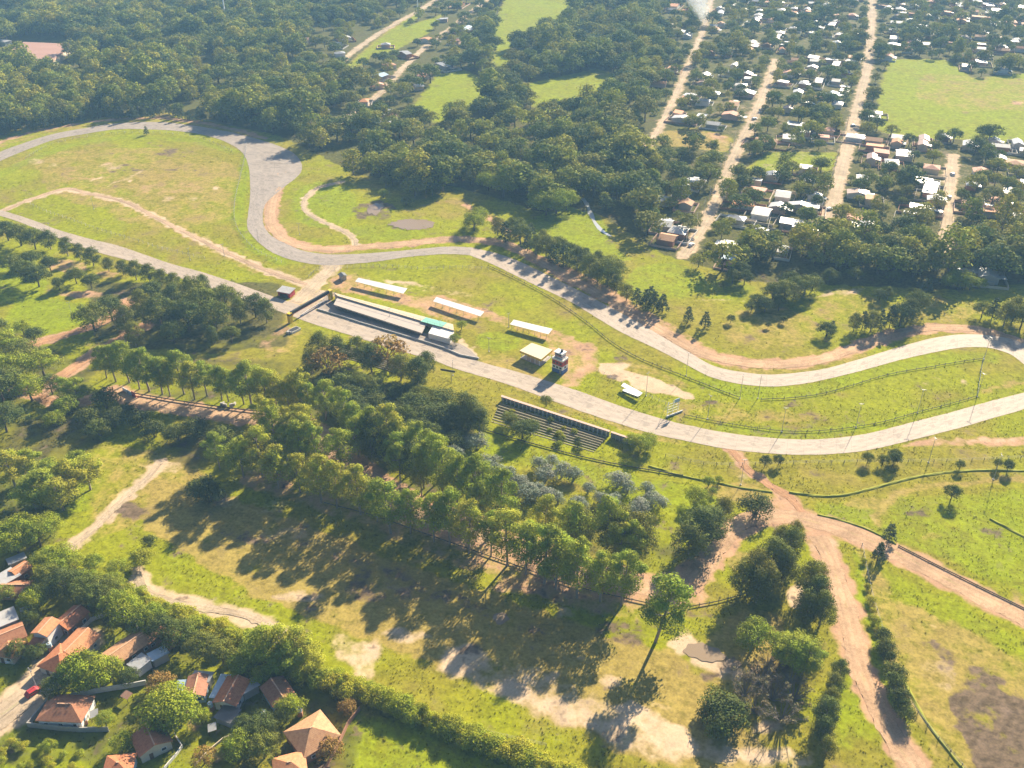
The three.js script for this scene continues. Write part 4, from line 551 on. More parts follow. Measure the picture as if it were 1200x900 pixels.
function wallGeo(type, w, d, h, rise) {
  const a = w / 2, b = d / 2, q = [[[-a, -0.4, b], [a, -0.4, b], [a, h, b], [-a, h, b]], [[a, -0.4, -b], [-a, -0.4, -b], [-a, h, -b], [a, h, -b]], [[a, -0.4, b], [a, -0.4, -b], [a, h, -b], [a, h, b]], [[-a, -0.4, -b], [-a, -0.4, b], [-a, h, b], [-a, h, -b]]], r = rise * a / (a + 0.45);
  if (type === 'gable') q.push([[-a, h, b], [a, h, b], [0, h + r, b]], [[a, h, -b], [-a, h, -b], [0, h + r, -b]]);
  if (type === 'shed') q.push([[a, h, b], [a, h, -b], [a, h + rise * 0.94, -b], [a, h + rise * 0.94, b]], [[-a, h, b], [a, h, b], [a, h + rise * 0.94, b]], [[a, h, -b], [-a, h, -b], [a, h + rise * 0.94, -b]]);
  const g = poly3(q), p = g.attributes.position, uv = g.attributes.uv; for (let i = 0; i < p.count; i++) uv.setXY(i, (p.getX(i) + p.getZ(i)) / 6, p.getY(i) / 6); return g;
}
// a house with windows on its two long sides and a door on the end that faces us
function house(o, type, w, d, h, rise, roofM, wallM, detail = 1) {
  part(o, 'wall', wallGeo(type, w, d, h, rise), wallM); const rf = part(o, 'roof', roofGeo(type, w, d, h, rise), roofM);
  if (type !== 'shed' && detail) part(rf, 'ridge_cap', type === 'gable' ? box(0.3, 0.1, d + 0.9, 0, h + rise + 0.1, 0) : box(0.3, 0.1, Math.max(0.6, d - w), 0, h + rise + 0.1, 0), S.ridge);
  if (detail) {
    const n = Math.max(1, Math.round(d / 4));
    for (const s of [-1, 1]) for (let i = 0; i < n; i++) { const f = part(o, 'window', box(0.12, 1.1, 1.2, s * (w / 2 + 0.02), 1, (i - (n - 1) / 2) * (d / n)), S.whitePaint); part(f, 'pane', box(0.05, 0.86, 0.96, s * (w / 2 + 0.09), 1.12, (i - (n - 1) / 2) * (d / n)), S.glass); }
    const dr = part(o, 'door', box(0.95, 2.05, 0.12, -w * 0.18, 0, d / 2 + 0.02), S.wood); part(dr, 'handle', box(0.12, 0.06, 0.06, -w * 0.18 + 0.33, 1, d / 2 + 0.1), S.steel);
    const wf = part(o, 'window', box(1.3, 1.1, 0.12, w * 0.24, 1, d / 2 + 0.02), S.whitePaint); part(wf, 'pane', box(1.05, 0.86, 0.05, w * 0.24, 1.12, d / 2 + 0.09), S.glass);
  }
  return o;
}
const turnTo = (p, q) => Math.atan2(q.x - p.x, q.z - p.z);       // turn that lays local +z along p -> q
// near settlement; [x, y, x2, y2]: middle of the house and a point its ridge runs towards
const gH = 'houses of the walled settlement';
function nearHouse(px, py, px2, py2, type, w, d, h, rise, roofM, wallM, label, name = 'house', detail = 1) { const p = GH(px, py, h * 0.8), q = GH(px2, py2, h * 0.8); p.y = gy(p.x, p.z); const o = thing(name, label, name === 'shed' ? 'shed' : 'house', p, turnTo(q, p), gH); return house(o, type, w * 0.88, d * 0.88, h, rise * 0.9, roofM, wallM, detail); }
nearHouse(55, 738, 64, 728, 'gable', 5, 6, 5, 1.0, S.orange, S.wallWhite, 'tall white house with a tan tiled roof beside the long brown roof');
nearHouse(46, 752, 54, 742, 'shed', 3.6, 4.2, 3.2, 0.7, S.terracotta, S.wallWhite, 'low red-tiled annex in front of the tall white house', 'shed');
nearHouse(92, 756, 108, 740, 'gable', 8, 9.5, 3.1, 1.7, S.orange, S.wallCream, 'long orange tiled house joined to the hipped red roof');
nearHouse(72, 774, 84, 762, 'hip', 8.6, 8.8, 2.9, 2.1, S.terracotta, S.wallCream, 'house with a red hipped roof on the earth street');
nearHouse(142, 766, 170, 747, 'gable', 7, 16.5, 3, 1.5, S.tan, S.wallBrick, 'long low house with a worn brown tiled roof');
nearHouse(164, 778, 176, 769, 'shed', 4.4, 4.6, 2.6, 0.5, S.zinc, S.wallWhite, 'zinc-roofed lean-to at the end of the long brown roof', 'shed', 0);
nearHouse(186, 768, 198, 762, 'shed', 3.6, 4.6, 2.6, 0.5, S.blue, S.wallGrey, 'dark blue tin shed behind the zinc lean-to', 'shed', 0);
nearHouse(84, 726, 98, 714, 'gable', 6, 8, 3.2, 1.6, S.terracotta, S.wallBrick, 'shaded brick house with a red tiled roof under the trees');
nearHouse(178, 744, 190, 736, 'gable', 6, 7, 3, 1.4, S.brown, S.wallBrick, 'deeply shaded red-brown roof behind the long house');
nearHouse(200, 748, 208, 743, 'gable', 4, 4.5, 2.8, 1.1, S.terracotta, S.wallBrick, 'small red-roofed hut in the shade of the hedgerow');
nearHouse(6, 680, 20, 672, 'shed', 6.5, 7.5, 3, 0.7, S.white, S.wallBrick, 'house under a plain white tin roof below the round trees', 'house', 0);
nearHouse(25, 669, 36, 662, 'gable', 4.4, 5.2, 3.2, 1.1, S.orange, S.wallBrick, 'small house with an orange roof beside the white tin roof');
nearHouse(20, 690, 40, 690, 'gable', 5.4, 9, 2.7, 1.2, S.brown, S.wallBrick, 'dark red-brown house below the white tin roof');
nearHouse(20, 657, 30, 653, 'shed', 3.6, 5, 2.6, 0.5, S.zinc, S.wallGrey, 'little pale zinc shed beside the round trees', 'shed', 0);
nearHouse(6, 727, 18, 722, 'shed', 7, 6.4, 3.2, 0.7, S.white, S.wallCream, 'house with a pale patched tin roof above the brown roofs', 'house', 0);
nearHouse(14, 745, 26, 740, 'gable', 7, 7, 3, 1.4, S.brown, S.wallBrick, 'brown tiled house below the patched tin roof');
nearHouse(12, 762, 20, 752, 'hip', 5.4, 6, 2.8, 1.8, S.orange, S.wallCream, 'small orange hip-roofed house beside the parked car');
nearHouse(78, 832, 100, 833, 'hip', 8.5, 12.5, 3, 1.9, S.brown, S.wallWhite, 'walled house with a tiled roof darkened in colour for shade and one sunlit slope');
nearHouse(178, 868, 170, 850, 'gable', 8.4, 7.4, 3, 1.8, S.terracotta, S.wallCream, 'house with a bright orange-red roof and white porch');
nearHouse(140, 900, 160, 898, 'hip', 6.5, 7, 3, 1.6, S.terracotta, S.wallWhite, 'red-roofed house cut by the bottom of the view');
nearHouse(231, 806, 236, 786, 'gable', 5.6, 7, 2.8, 1.3, S.shadeTile, S.wallBlue, 'small pale blue house with a dark roof and lit gable');
nearHouse(213, 808, 217, 797, 'shed', 3, 5, 2.3, 0.3, S.blue, S.wallGrey, 'pale tin lean-to against the small blue house', 'shed', 0);
nearHouse(237, 795, 242, 786, 'shed', 5.4, 3, 2.7, 0.4, S.grey, S.wallGrey, 'grey tin back room behind the small blue house', 'shed', 0);
nearHouse(272, 812, 282, 794, 'gable', 6.6, 9, 2.9, 1.4, S.terracotta, S.wallWhite, 'house with a streaked red roof between two tin roofs');
nearHouse(259, 806, 268, 788, 'shed', 2.6, 8, 2.3, 0.3, S.blue, S.wallGrey, 'long pale tin lean-to beside the streaked red roof', 'shed', 0);
nearHouse(291, 806, 298, 802, 'shed', 3.6, 4.8, 2.5, 0.4, S.zinc, S.wallGrey, 'ribbed zinc lean-to on the sunny side of the streaked red roof', 'shed', 0);
nearHouse(267, 838, 272, 832, 'shed', 5, 4.4, 2.2, 0.2, S.dark, S.wallGrey, 'dark sheet awning in front of the streaked red roof', 'shed', 0);
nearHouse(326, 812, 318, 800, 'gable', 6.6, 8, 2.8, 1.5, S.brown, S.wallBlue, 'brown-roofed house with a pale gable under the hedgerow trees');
nearHouse(366, 862, 382, 852, 'hip', 10.5, 11, 3.2, 2.6, S.tan, S.wallBrick, 'big house with a broad brown pyramid roof');
nearHouse(340, 900, 356, 896, 'hip', 7, 8, 3, 1.8, S.orange, S.wallCream, 'orange roof below the broad brown pyramid roof');
// yard walls of the settlement
function wallRun(pts, h, mat, label, name = 'garden_wall') { const P = pts.map(([x, y]) => G(x, y)), o = thing(name, label, 'wall', P[0].clone(), 0, 'yard walls of the settlement'); for (let i = 1; i < P.length; i++) { const a = P[i - 1], b = P[i], L = Math.hypot(b.x - a.x, b.z - a.z), n = Math.max(1, Math.round(L / 3)); for (let k = 0; k < n; k++) { const t = (k + 0.5) / n, g = box(0.2, h * (0.96 + 0.08 * R()), L / n - 0.03, 0, -0.3, 0); g.rotateY(turnTo(a, b)); g.translate(lerp(a.x, b.x, t) - P[0].x, gy(lerp(a.x, b.x, t), lerp(a.z, b.z, t)) - P[0].y, lerp(a.z, b.z, t) - P[0].z); part(o, 'panel', g, mat); } } return o; }
wallRun([[57, 824], [90, 817], [120, 811], [152, 806], [172, 802]], 2, S.wallWhite, 'white yard wall behind the walled house');
wallRun([[33, 852], [70, 856], [100, 858], [128, 857]], 2.1, S.wallGrey, 'pale front wall of the walled house');
wallRun([[33, 852], [45, 838], [57, 824]], 2, S.wallGrey, 'grey side wall of the walled house on the street');
wallRun([[96, 740], [108, 728], [124, 722]], 1.8, S.wallWhite, 'white wall beside the dark lawn');
wallRun([[130, 720], [150, 728], [162, 734], [162, 742]], 1.7, S.wallWhite, 'white curved wall round the dark lawn');
wallRun([[190, 905], [205, 888], [214, 876], [205, 862]], 1.3, S.wallWhite, 'low white wall beside the bright orange-red roof');
wallRun([[380, 905], [398, 872], [408, 850], [422, 832]], 1.8, S.wallBrick, 'brown brick wall beside the dark lower field');
wallRun([[48, 782], [70, 790], [84, 796]], 1.4, S.wallGrey, 'low grey wall in front of the red hipped roof');
wallRun([[228, 898], [245, 880], [262, 866], [272, 862]], 0.9, S.wallCream, 'low earth-coloured wall below the awning');
// parked car
function car(px, py, turn, mat, label, name = 'parked_car', group) {
  const o = thing(name, label, 'car', G(px, py), turn, group); const body = new THREE.Shape(); body.moveTo(-2.1, 0.35); body.lineTo(2.1, 0.35); body.lineTo(2.1, 0.75); body.lineTo(1.2, 0.9); body.lineTo(0.6, 1.4); body.lineTo(-1.3, 1.42); body.lineTo(-1.9, 0.95); body.lineTo(-2.1, 0.85);
  const g = new THREE.ExtrudeGeometry(body, { depth: 1.5, bevelEnabled: true, bevelThickness: 0.1, bevelSize: 0.08, bevelSegments: 2 }); g.translate(0, 0, -0.75); part(o, 'body', g, mat);
  for (const s of [-1, 1]) { const sh = new THREE.Shape(); sh.moveTo(0.95, 0.95); sh.lineTo(0.5, 1.36); sh.lineTo(-1.2, 1.36); sh.lineTo(-1.6, 0.97); const w = new THREE.ExtrudeGeometry(sh, { depth: 0.02, bevelEnabled: false }); w.translate(0, 0, s * 0.86 - 0.01); part(o, 'side_window', w, S.glass); part(o, 'headlight', box(0.1, 0.16, 0.3, 2.14, 0.62, s * 0.55), S.whitePaint); part(o, 'tail_light', box(0.1, 0.16, 0.25, -2.14, 0.66, s * 0.58), S.redPaint); for (const x of [-1.3, 1.3]) { const t = new THREE.CylinderGeometry(0.33, 0.33, 0.24, 14); t.rotateX(Math.PI / 2); t.translate(x, 0.33, s * 0.78); const wh = part(o, 'wheel', t, S.rubber); const r = new THREE.CylinderGeometry(0.19, 0.19, 0.03, 12); r.rotateX(Math.PI / 2); r.translate(x, 0.33, s * 0.91); part(wh, 'rim', r, S.steel); } }
  const ws = poly3([[[1.24, 0.95, -0.68], [1.24, 0.95, 0.68], [0.69, 1.4, 0.62], [0.69, 1.4, -0.62]]]); part(o, 'windscreen', ws, S.glass); return o;
}
car(13, 771, 1.75, S.whitePaint, 'white car parked on the earth street below the small orange roof');
car(810, 288, 0.9, S.whitePaint, 'white car standing at the lower end of the western town street');
// poles
function lampPole(px, py, h, label, group) { const o = thing('light_pole', label, 'pole', G(px, py), R() * 6, group); part(o, 'shaft', cyl(0.12, 0.06, h, 0, -0.2), S.steel); part(o, 'footing', box(0.5, 0.4, 0.5, 0, -0.15, 0), S.post); part(o, 'cross_arm', box(1.8, 0.1, 0.1, 0, h - 0.5, 0), S.steel); for (const s of [-1, 1]) part(o, 'lamp_head', box(0.26, 0.2, 0.26, s * 0.72, h - 0.42, 0), S.mesh); return o; }
const lP = 'tall thin lighting mast beside the fenced eastern infield', gP = 'lighting masts of the infield';
row([[804, 440], [867, 467], [888, 467], [829, 491], [916, 506], [1003, 501], [1075, 484], [1145, 465], [757, 464], [1153, 421]], (x, y) => lampPole(x, y, 11, lP, gP));
row([[1164, 562], [1088, 542], [868, 568]], (x, y) => lampPole(x, y, 11, 'thin lighting mast in the grass south of the straight', 'masts south of the straight'));
row([[596, 383], [573, 412], [394, 359], [457, 377], [516, 391], [531, 440]], (x, y) => lampPole(x, y, 7, 'shorter lighting mast around the pit building and paddock', 'paddock masts'));
row([[85, 372], [44, 808]], (x, y, k) => lampPole(x, y, 8, y > 500 ? 'lamp post on the earth street among tiled houses' : 'lone mast in the western paddock'));
row([[60, 275], [223, 305], [303, 283], [351, 275], [110, 245], [263, 300]], (x, y) => lampPole(x, y, 7, 'slim mast beside the oval meadow', 'masts of the oval'));
// ---------- fences ----------
function fence(pts, gap, h, mat, rails, label, group, name = 'fence') {
  const c = resample(P2(pts), gap), p0 = V(c[0][0], gy(c[0][0], c[0][1]), c[0][1]), o = thing(name, label, 'fence', p0, 0, group), pg = box(0.16, h + 0.2, 0.16, 0, -0.2, 0), rg = [];
  c.forEach(([x, z], i) => { const m = part(o, 'post', pg, mat); m.position.set(x - p0.x, gy(x, z) - p0.y, z - p0.z); m.rotation.set((R() - 0.5) * 0.08, R(), (R() - 0.5) * 0.08); if (i) { const [a, b] = c[i - 1], L = Math.hypot(x - a, z - b); for (const [y, t] of rails) { const g = box(t > 0.1 ? 0.12 : 0.03, t, L, 0, y - t / 2, 0); g.rotateX(-Math.atan2(gy(x, z) - gy(a, b), L)); g.rotateY(Math.atan2(x - a, z - b)); g.translate((x + a) / 2 - p0.x, (gy(x, z) + gy(a, b)) / 2 - p0.y, (z + b) / 2 - p0.z); rg.push(g); } } });
  if (rg.length) part(o, rails[0][1] > 0.1 ? 'rail' : 'wire', mergeGeometries(rg), rails[0][1] > 0.1 ? S.darkWood : S.mesh); return o;
}
const wires = [[0.5, 0.03], [1, 0.03], [1.4, 0.03]];
fence([[36, 240], [53, 248], [80, 257], [110, 268], [140, 277], [173, 287], [205, 296], [240, 304]], 3.6, 1.7, S.post, wires, 'white post fence between the western straight and the oval meadow');
fence([[392, 316], [420, 313], [455, 313], [500, 316], [540, 314], [572, 316]], 3.2, 1.6, S.post, wires, 'white post fence below the upper bend of the circuit');
fence([[362, 325], [372, 316], [380, 313]], 2.6, 1.5, S.post, wires, 'short white post fence beside the link road');
fence([[289, 170], [286, 190], [280, 215], [275, 240], [276, 262], [286, 280], [305, 297], [330, 308]], 4, 1.6, S.post, wires, 'fence on the inside of the oval bend');
fence([[30, 186], [60, 170], [100, 161], [150, 156], [200, 157], [245, 166], [272, 178]], 5, 1.5, S.post, wires, 'fence along the top of the oval meadow');
fence([[572, 312], [610, 330], [650, 352], [690, 380], [720, 404], [750, 421], [782, 434], [825, 451], [867, 467]], 4.5, 1.2, S.fence, [[0.5, 0.22]], 'dark low barrier along the lower side of the back straight', 'dark low barriers');
fence([[892, 469], [930, 467], [965, 462], [1000, 452], [1040, 440], [1090, 431], [1152, 421]], 4.5, 1.2, S.fence, [[0.5, 0.22]], 'dark low barrier on the upper side of the eastern infield', 'dark low barriers');
fence([[701, 436], [728, 449], [757, 464], [780, 474]], 3, 1.4, S.post, wires, 'fence with white posts beside the sand heap');
fence([[802, 487], [830, 493], [870, 500], [916, 506], [960, 506], [1003, 501], [1040, 494], [1075, 484], [1110, 475], [1145, 465]], 4.5, 1.1, S.fence, [[0.5, 0.18]], 'dark low barrier along the lower side of the eastern infield', 'dark low barriers');
fence([[1152, 421], [1150, 432], [1147, 450], [1145, 464]], 3, 1.6, S.post, wires, 'fence closing the eastern end of the infield');
fence([[780, 535], [830, 545], [880, 545], [960, 543], [1040, 542], [1120, 541], [1210, 537]], 4.5, 1.2, S.fence, wires, 'thin dark fence south of the racing straight');
fence([[1010, 640], [1020, 690], [1036, 745], [1058, 810], [1085, 850], [1120, 890], [1140, 915]], 4, 1.3, S.fence, wires, 'wire fence down the field east of the southern road');
fence([[808, 712], [840, 706], [870, 698], [885, 694]], 3, 1.2, S.fence, [[0.5, 0.3]], 'dark low fence closing the grove from the red bend');
fence([[430, 808], [470, 826], [510, 843], [560, 857], [640, 875]], 5, 1.2, S.fence, wires, 'wire fence in front of the hedgerow');
fence([[556, 500], [580, 508], [640, 525], [700, 540], [770, 553], [800, 558]], 4, 0.9, S.fence, [[0.4, 0.35]], 'dark low wall below the ruined terrace', 'dark low barriers');
fence([[1053, 640], [1100, 664], [1150, 689], [1205, 716]], 5, 0.7, S.fence, [[0.3, 0.35]], 'low dark kerb fence above the red road');
fence([[150, 461], [180, 466], [230, 474], [290, 482], [340, 487], [372, 495]], 5, 1.1, S.darkWood, [[0.6, 0.45]], 'dark board fence along the upper side of the barred red track');
fence([[380, 590], [440, 606], [520, 634], [600, 662], [680, 690], [760, 708]], 5, 0.9, S.fence, [[0.45, 0.3]], 'low dark fence behind the eucalyptus edge');
// grassy field banks
function bank(pts, w, h, label) { const c = resample(P2(pts), 0.8), pos = [], idx = [], col = []; let N = 6; const p0 = c[0]; c.forEach(([x, z], i) => { const a = c[Math.max(0, i - 1)], b = c[Math.min(c.length - 1, i + 1)], l = Math.hypot(b[0] - a[0], b[1] - a[1]), nx = -(b[1] - a[1]) / l, nz = (b[0] - a[0]) / l; for (let k = 0; k <= N; k++) { const t = k / N * 2 - 1, q = Math.max(0, 1 - t * t), hh = h * q * (0.6 + 0.8 * vnoise(i / 3, k + 3)), X = x + nx * t * w * (0.8 + 0.4 * vnoise(i / 4, 9)), Z = z + nz * t * w; pos.push(X - p0[0], gy(X, Z) - 0.05 + hh, Z - p0[1]); const f = 0.7 + 0.6 * vnoise(i / 2, k * 2.3); col.push(f, f, f); if (i && k) { const A = (i - 1) * (N + 1) + k - 1, B = A + N + 1; idx.push(A, A + 1, B, B, A + 1, B + 1); } } }); const g = new THREE.BufferGeometry(); g.setAttribute('position', new THREE.Float32BufferAttribute(pos, 3)); g.setAttribute('color', new THREE.Float32BufferAttribute(col, 3)); g.setIndex(idx); g.computeVertexNormals(); const m = shadowed(new THREE.Mesh(g, std(0.22, 0.23, 0.015, 1, { vertexColors: true }))); m.position.set(p0[0], 0, p0[1]); add(m, 'earth_bank', label, 'bank', 'grassy field banks'); }
bank([[760, 546], [800, 558], [840, 566], [870, 572], [905, 577]], 0.7, 0.4, 'low grassy bank west of the narrow red path');
bank([[925, 577], [955, 581], [985, 581], [1020, 573], [1050, 565], [1080, 558], [1130, 552], [1210, 552]], 0.8, 0.42, 'long low grassy bank curving east of the narrow red path');
bank([[958, 603], [990, 611], [1020, 622], [1050, 638]], 0.6, 0.3, 'low bank above the red road junction');
bank([[1160, 608], [1175, 616], [1190, 624], [1210, 634]], 0.7, 0.38, 'short grassy bank in the eastern meadow');
bank([[1060, 800], [1085, 845], [1115, 885], [1140, 915]], 0.6, 0.35, 'grassy bank beside the muddy eastern field');
// ---------- circuit buildings ----------
{ // pit building: low front deck, raised rear deck, white end bay
  const o = thing('pit_building', 'long low pit building with flat tan roof decks beside the racing straight', 'building', G(460, 378)), y0 = o.position.y;
  const P = (a, h, y1, y2) => prism(localTo(pxz(a, h), o.position), y1, y2);
  part(o, 'front_deck', P([[396, 347.8], [500, 379], [494, 390], [391, 357.5]], 2.5, 1.9, 2.5), S.deckPink);
  part(o, 'rear_deck', P([[391, 343.5], [531, 380.5], [532, 387.6], [396, 347.4]], 3.1, 2.5, 3.1), S.deckTan);
  part(o, 'rear_wall', P([[392, 345], [530, 381.5], [531, 386.5], [397, 348]], 2.4, -0.5, 2.48), S.wallCream);
  part(o, 'front_wall', P([[398, 349.5], [496, 379], [491, 386.5], [395, 355]], 2, -0.5, 1.9), S.wallGrey);
  part(o, 'end_bay', P([[507, 382], [532, 388.5], [527, 397.5], [502, 390.5]], 2.5, -0.5, 2.52), S.wallWhite);
  part(o, 'green_roof', P([[499, 372.3], [524, 378.8], [518, 383.6], [493, 376.8]], 3.2, 3.12, 3.26), S.green);
  for (let i = 0; i < 9; i++) { const t = i / 8, g = GH(lerp(395, 494, t), lerp(358, 389, t), 1); part(o, 'pillar', box(0.3, 2.4, 0.3, g.x - o.position.x, -0.5, g.z - o.position.z), S.post); }
  for (let i = 0; i < 16; i++) { const t = (i + 0.5) / 16, a = GH(lerp(398, 530, t), lerp(348.4, 387.2, t), 3.1); part(o, 'railing_post', box(0.08, 1, 0.08, a.x - o.position.x, 3.1, a.z - o.position.z), S.mesh); }
  { const a = GH(398, 348.4, 3.1), b = GH(530, 387.2, 3.1), L = Math.hypot(a.x - b.x, a.z - b.z), g = box(0.07, 0.07, L, 0, 4.05, 0); g.rotateY(turnTo(a, b)); g.translate((a.x + b.x) / 2 - o.position.x, 0, (a.z + b.z) / 2 - o.position.z); part(o, 'railing', g, S.mesh); }
  for (let i = 0; i < 5; i++) { const t = (i + 0.5) / 5, a = GH(lerp(503, 526, t), lerp(391.5, 398, t), 1.2), g = box(0.12, 1.1, 1.6, 0, 0.9, 0); g.rotateY(turnTo(GH(503, 391.5, 1), GH(526, 398, 1))); g.translate(a.x - o.position.x, 0, a.z - o.position.z); part(o, 'bay_opening', g, S.glass); }
}
wallRun([[372, 363], [405, 373], [423, 379], [453, 388], [475, 394.5], [497, 401], [520, 408.5], [540, 417], [561, 421]], 1.1, S.wallWhite, 'long white pit wall between pit lane and straight', 'pit_wall').userData.group = undefined;
function whiteShed(c4, h, label, curved) { const P = c4.map(([x, y]) => GH(x, y, h)), o = thing('shed', label, 'shed', V((P[0].x + P[2].x) / 2, 0, (P[0].z + P[2].z) / 2), 0, 'white paddock sheds'); o.position.y = gy(o.position.x, o.position.z); const L = P.map((p) => [p.x - o.position.x, p.z - o.position.z]), q = []; const lo = h - 0.15, top = L.map(([x, z], i) => [x, i === 1 || i === 2 ? h + 0.25 : h - 0.1, z]); q.push(top, top.map(([x, y, z]) => [x, y - 0.1, z]).reverse()); for (let i = 0; i < 4; i++) { const a = top[i], b = top[(i + 1) % 4]; q.push([a, [a[0], a[1] - 0.1, a[2]], [b[0], b[1] - 0.1, b[2]], b]); } const rg = poly3(q); part(o, 'roof', rg, S.brightWhite); const n = 6; for (let i = 0; i <= n; i++) for (const [a, b] of [[0, 3], [1, 2]]) { const t = lerp(0.04, 0.96, i / n); part(o, 'post', cyl(0.08, 0.08, h - 0.1, lerp(L[a][0], L[b][0], t) * 0.985, -0.2, lerp(L[a][1], L[b][1], t) * 0.985, 6), S.steel); } return o; }
whiteShed([[416, 329.5], [420, 326], [477.5, 339], [472.5, 344]], 2.6, 'long white-roofed open shed by the link road');
whiteShed([[507.5, 352.5], [511.5, 348.5], [567.5, 366], [563, 370.5]], 2.6, 'long white-roofed open shed in the middle of the paddock');
whiteShed([[597.5, 379.5], [602, 375], [647.5, 386], [642.5, 391.5]], 2.6, 'white-roofed open shed behind the yellow pavilion');
{ // pavilion
  const h = 3.6, P = [[609, 411], [623, 402], [647.5, 410], [634, 421]].map(([x, y]) => GH(x, y, h)), o = thing('pavilion', 'open pavilion with a cream roof and yellow fascia beside the tower', 'pavilion', V((P[0].x + P[2].x) / 2, 0, (P[0].z + P[2].z) / 2)); o.position.y = gy(o.position.x, o.position.z); const L = P.map((p) => [p.x - o.position.x, p.z - o.position.z]);
  part(o, 'roof', prism(L, h - 0.15, h), S.cream); part(o, 'fascia', prism(L.map(([x, z]) => [x * 1.01, z * 1.01]), h - 1, h - 0.16), S.yellow);
  for (let i = 0; i < 5; i++) for (const [a, b] of [[0, 3], [1, 2]]) part(o, 'post', cyl(0.13, 0.13, h - 1, lerp(L[a][0], L[b][0], 0.06 + 0.22 * i) * 0.94, -0.2, lerp(L[a][1], L[b][1], 0.06 + 0.22 * i) * 0.94), S.whitePaint);
  part(o, 'floor', prism(L.map(([x, z]) => [x * 0.96, z * 0.96]), -0.4, 0.12), S.wallGrey);
}
{ // control tower: blue foot, white, red, white storeys, terrace and cabin
  const c = G(656, 434.5), o = thing('control_tower', 'striped blue, white and red control tower with a roof cabin', 'tower', c, 0.68), W = 5.2, D = 3.9; o.rotation.y = -0.66; let y = -0.3;
  part(o, 'base_storey', box(W, 2.1, D, 0, -0.3, 0), S.bluePaint); part(o, 'first_storey', box(W - 0.02, 1.7, D - 0.02, 0, 1.8, 0), S.whitePaint); part(o, 'second_storey', box(W, 2.3, D, 0, 3.5, 0), S.redPaint); part(o, 'parapet', box(W + 0.2, 0.7, D + 0.2, 0, 5.8, 0), S.whitePaint);
  part(o, 'terrace_floor', box(W - 0.4, 0.1, D - 0.4, 0, 6.5, 0), S.wallGrey);
  for (const [sx, sz, w, d] of [[0, 1, W, 0.06], [0, -1, W, 0.06], [1, 0, 0.06, D], [-1, 0, 0.06, D]]) part(o, 'railing', box(w, 0.08, d, sx * W / 2, 7.4, sz * D / 2), S.mesh);
  for (const sx of [-1, 0, 1]) for (const sz of [-1, 1]) part(o, 'railing_post', box(0.07, 0.9, 0.07, sx * W / 2, 6.5, sz * D / 2), S.mesh);
  part(o, 'cabin', box(W - 1.6, 2.2, D - 1.2, -0.2, 6.6, -0.3), S.wallWhite); part(o, 'cabin_stripe', box(W - 1.55, 0.35, D - 1.15, -0.2, 7.2, -0.3), S.redPaint); part(o, 'roof', box(W - 1, 0.2, D - 0.7, -0.2, 8.8, -0.3), S.whitePaint); part(o, 'water_tank', cyl(0.6, 0.6, 0.9, 0.4, 9, -0.6, 14), S.black); part(o, 'antenna', cyl(0.04, 0.02, 2.4, -1.2, 9, -0.6, 5), S.steel);
  for (let i = 0; i < 3; i++) { for (const [yy, m] of [[2.2, S.glass], [4.2, S.glass]]) part(o, 'window', box(1.0, 0.9, 0.08, (i - 1) * 1.6, yy, D / 2 + 0.02), m); } part(o, 'window', box(W - 2.2, 0.7, 0.06, -0.2, 7.7, (D - 1.2) / 2 - 0.26), S.glass); part(o, 'door', box(0.95, 1.7, 0.08, 1.6, -0.1, D / 2 + 0.02), S.wallGrey); for (const yy of [2.2, 4.2]) part(o, 'window', box(0.08, 0.9, 1, W / 2 + 0.02, yy, 0), S.glass);
}
{ // start gantry over the straight
  const a = G(339, 379), b = G(389, 350), o = thing('start_gantry', 'black and yellow start gantry spanning the racing straight', 'gantry', V((a.x + b.x) / 2, (a.y + b.y) / 2, (a.z + b.z) / 2), turnTo(a, b)), L = Math.hypot(a.x - b.x, a.z - b.z);
  part(o, 'banner_beam', box(0.9, 1.5, L - 3.4, 0, 3.6, 0), S.black); part(o, 'beam_stripe', box(0.95, 0.3, L - 3.3, 0, 3.5, 0), S.redPaint);
  for (const s of [-1, 1]) { part(o, 'leg_tower', box(1.6, 4, 1.7, 0, -0.3, s * (L / 2 - 0.85)), S.yellow); part(o, 'tower_cap', box(1.7, 0.5, 1.8, 0, 4.4, s * (L / 2 - 0.85)), S.yellow); part(o, 'tower_panel', box(1.66, 0.7, 1.76, 0, 3.7, s * (L / 2 - 0.85)), s < 0 ? S.black : S.yellow); part(o, 'brace', (() => { const g = box(0.3, 0.3, 3, 0, -0.15, 0); g.rotateX(0.75 * s); g.translate(0, 2.7, s * (L / 2 - 2.6)); return g; })(), S.yellow); }
}
wallRun([[352, 371], [362, 364], [372, 358], [383, 353]], 0.9, S.wallWhite, 'white barrier crossing below the start gantry', 'barrier').userData.group = undefined;
{ const o = thing('hut', 'dark hut with a torn red roof beside the straight', 'hut', G(336, 346), 1.2); house(o, 'shed', 4.5, 6.5, 2.6, 0.5, S.white, S.redPaint, 0); part(o, 'opening', box(0.1, 1.9, 4.2, -2.27, 0, 0), S.black); }
{ const o = thing('hut', 'little black hut by the dirt of the paddock', 'hut', G(402, 327), 0.5); house(o, 'gable', 2.6, 3.2, 2.1, 0.7, S.dark, S.wallGrey, 0); }
{ const o = thing('water_tank', 'white open cistern beside the gantry path', 'tank', G(345, 388), 0.9); part(o, 'basin', box(5, 1.2, 3, 0, -0.2, 0), S.wallWhite); part(o, 'water', box(4.6, 0.05, 2.6, 0, 1, 0), S.black); part(o, 'pump_box', box(1.2, 1.6, 1.2, -3.4, -0.2, 0), S.wallGrey); }
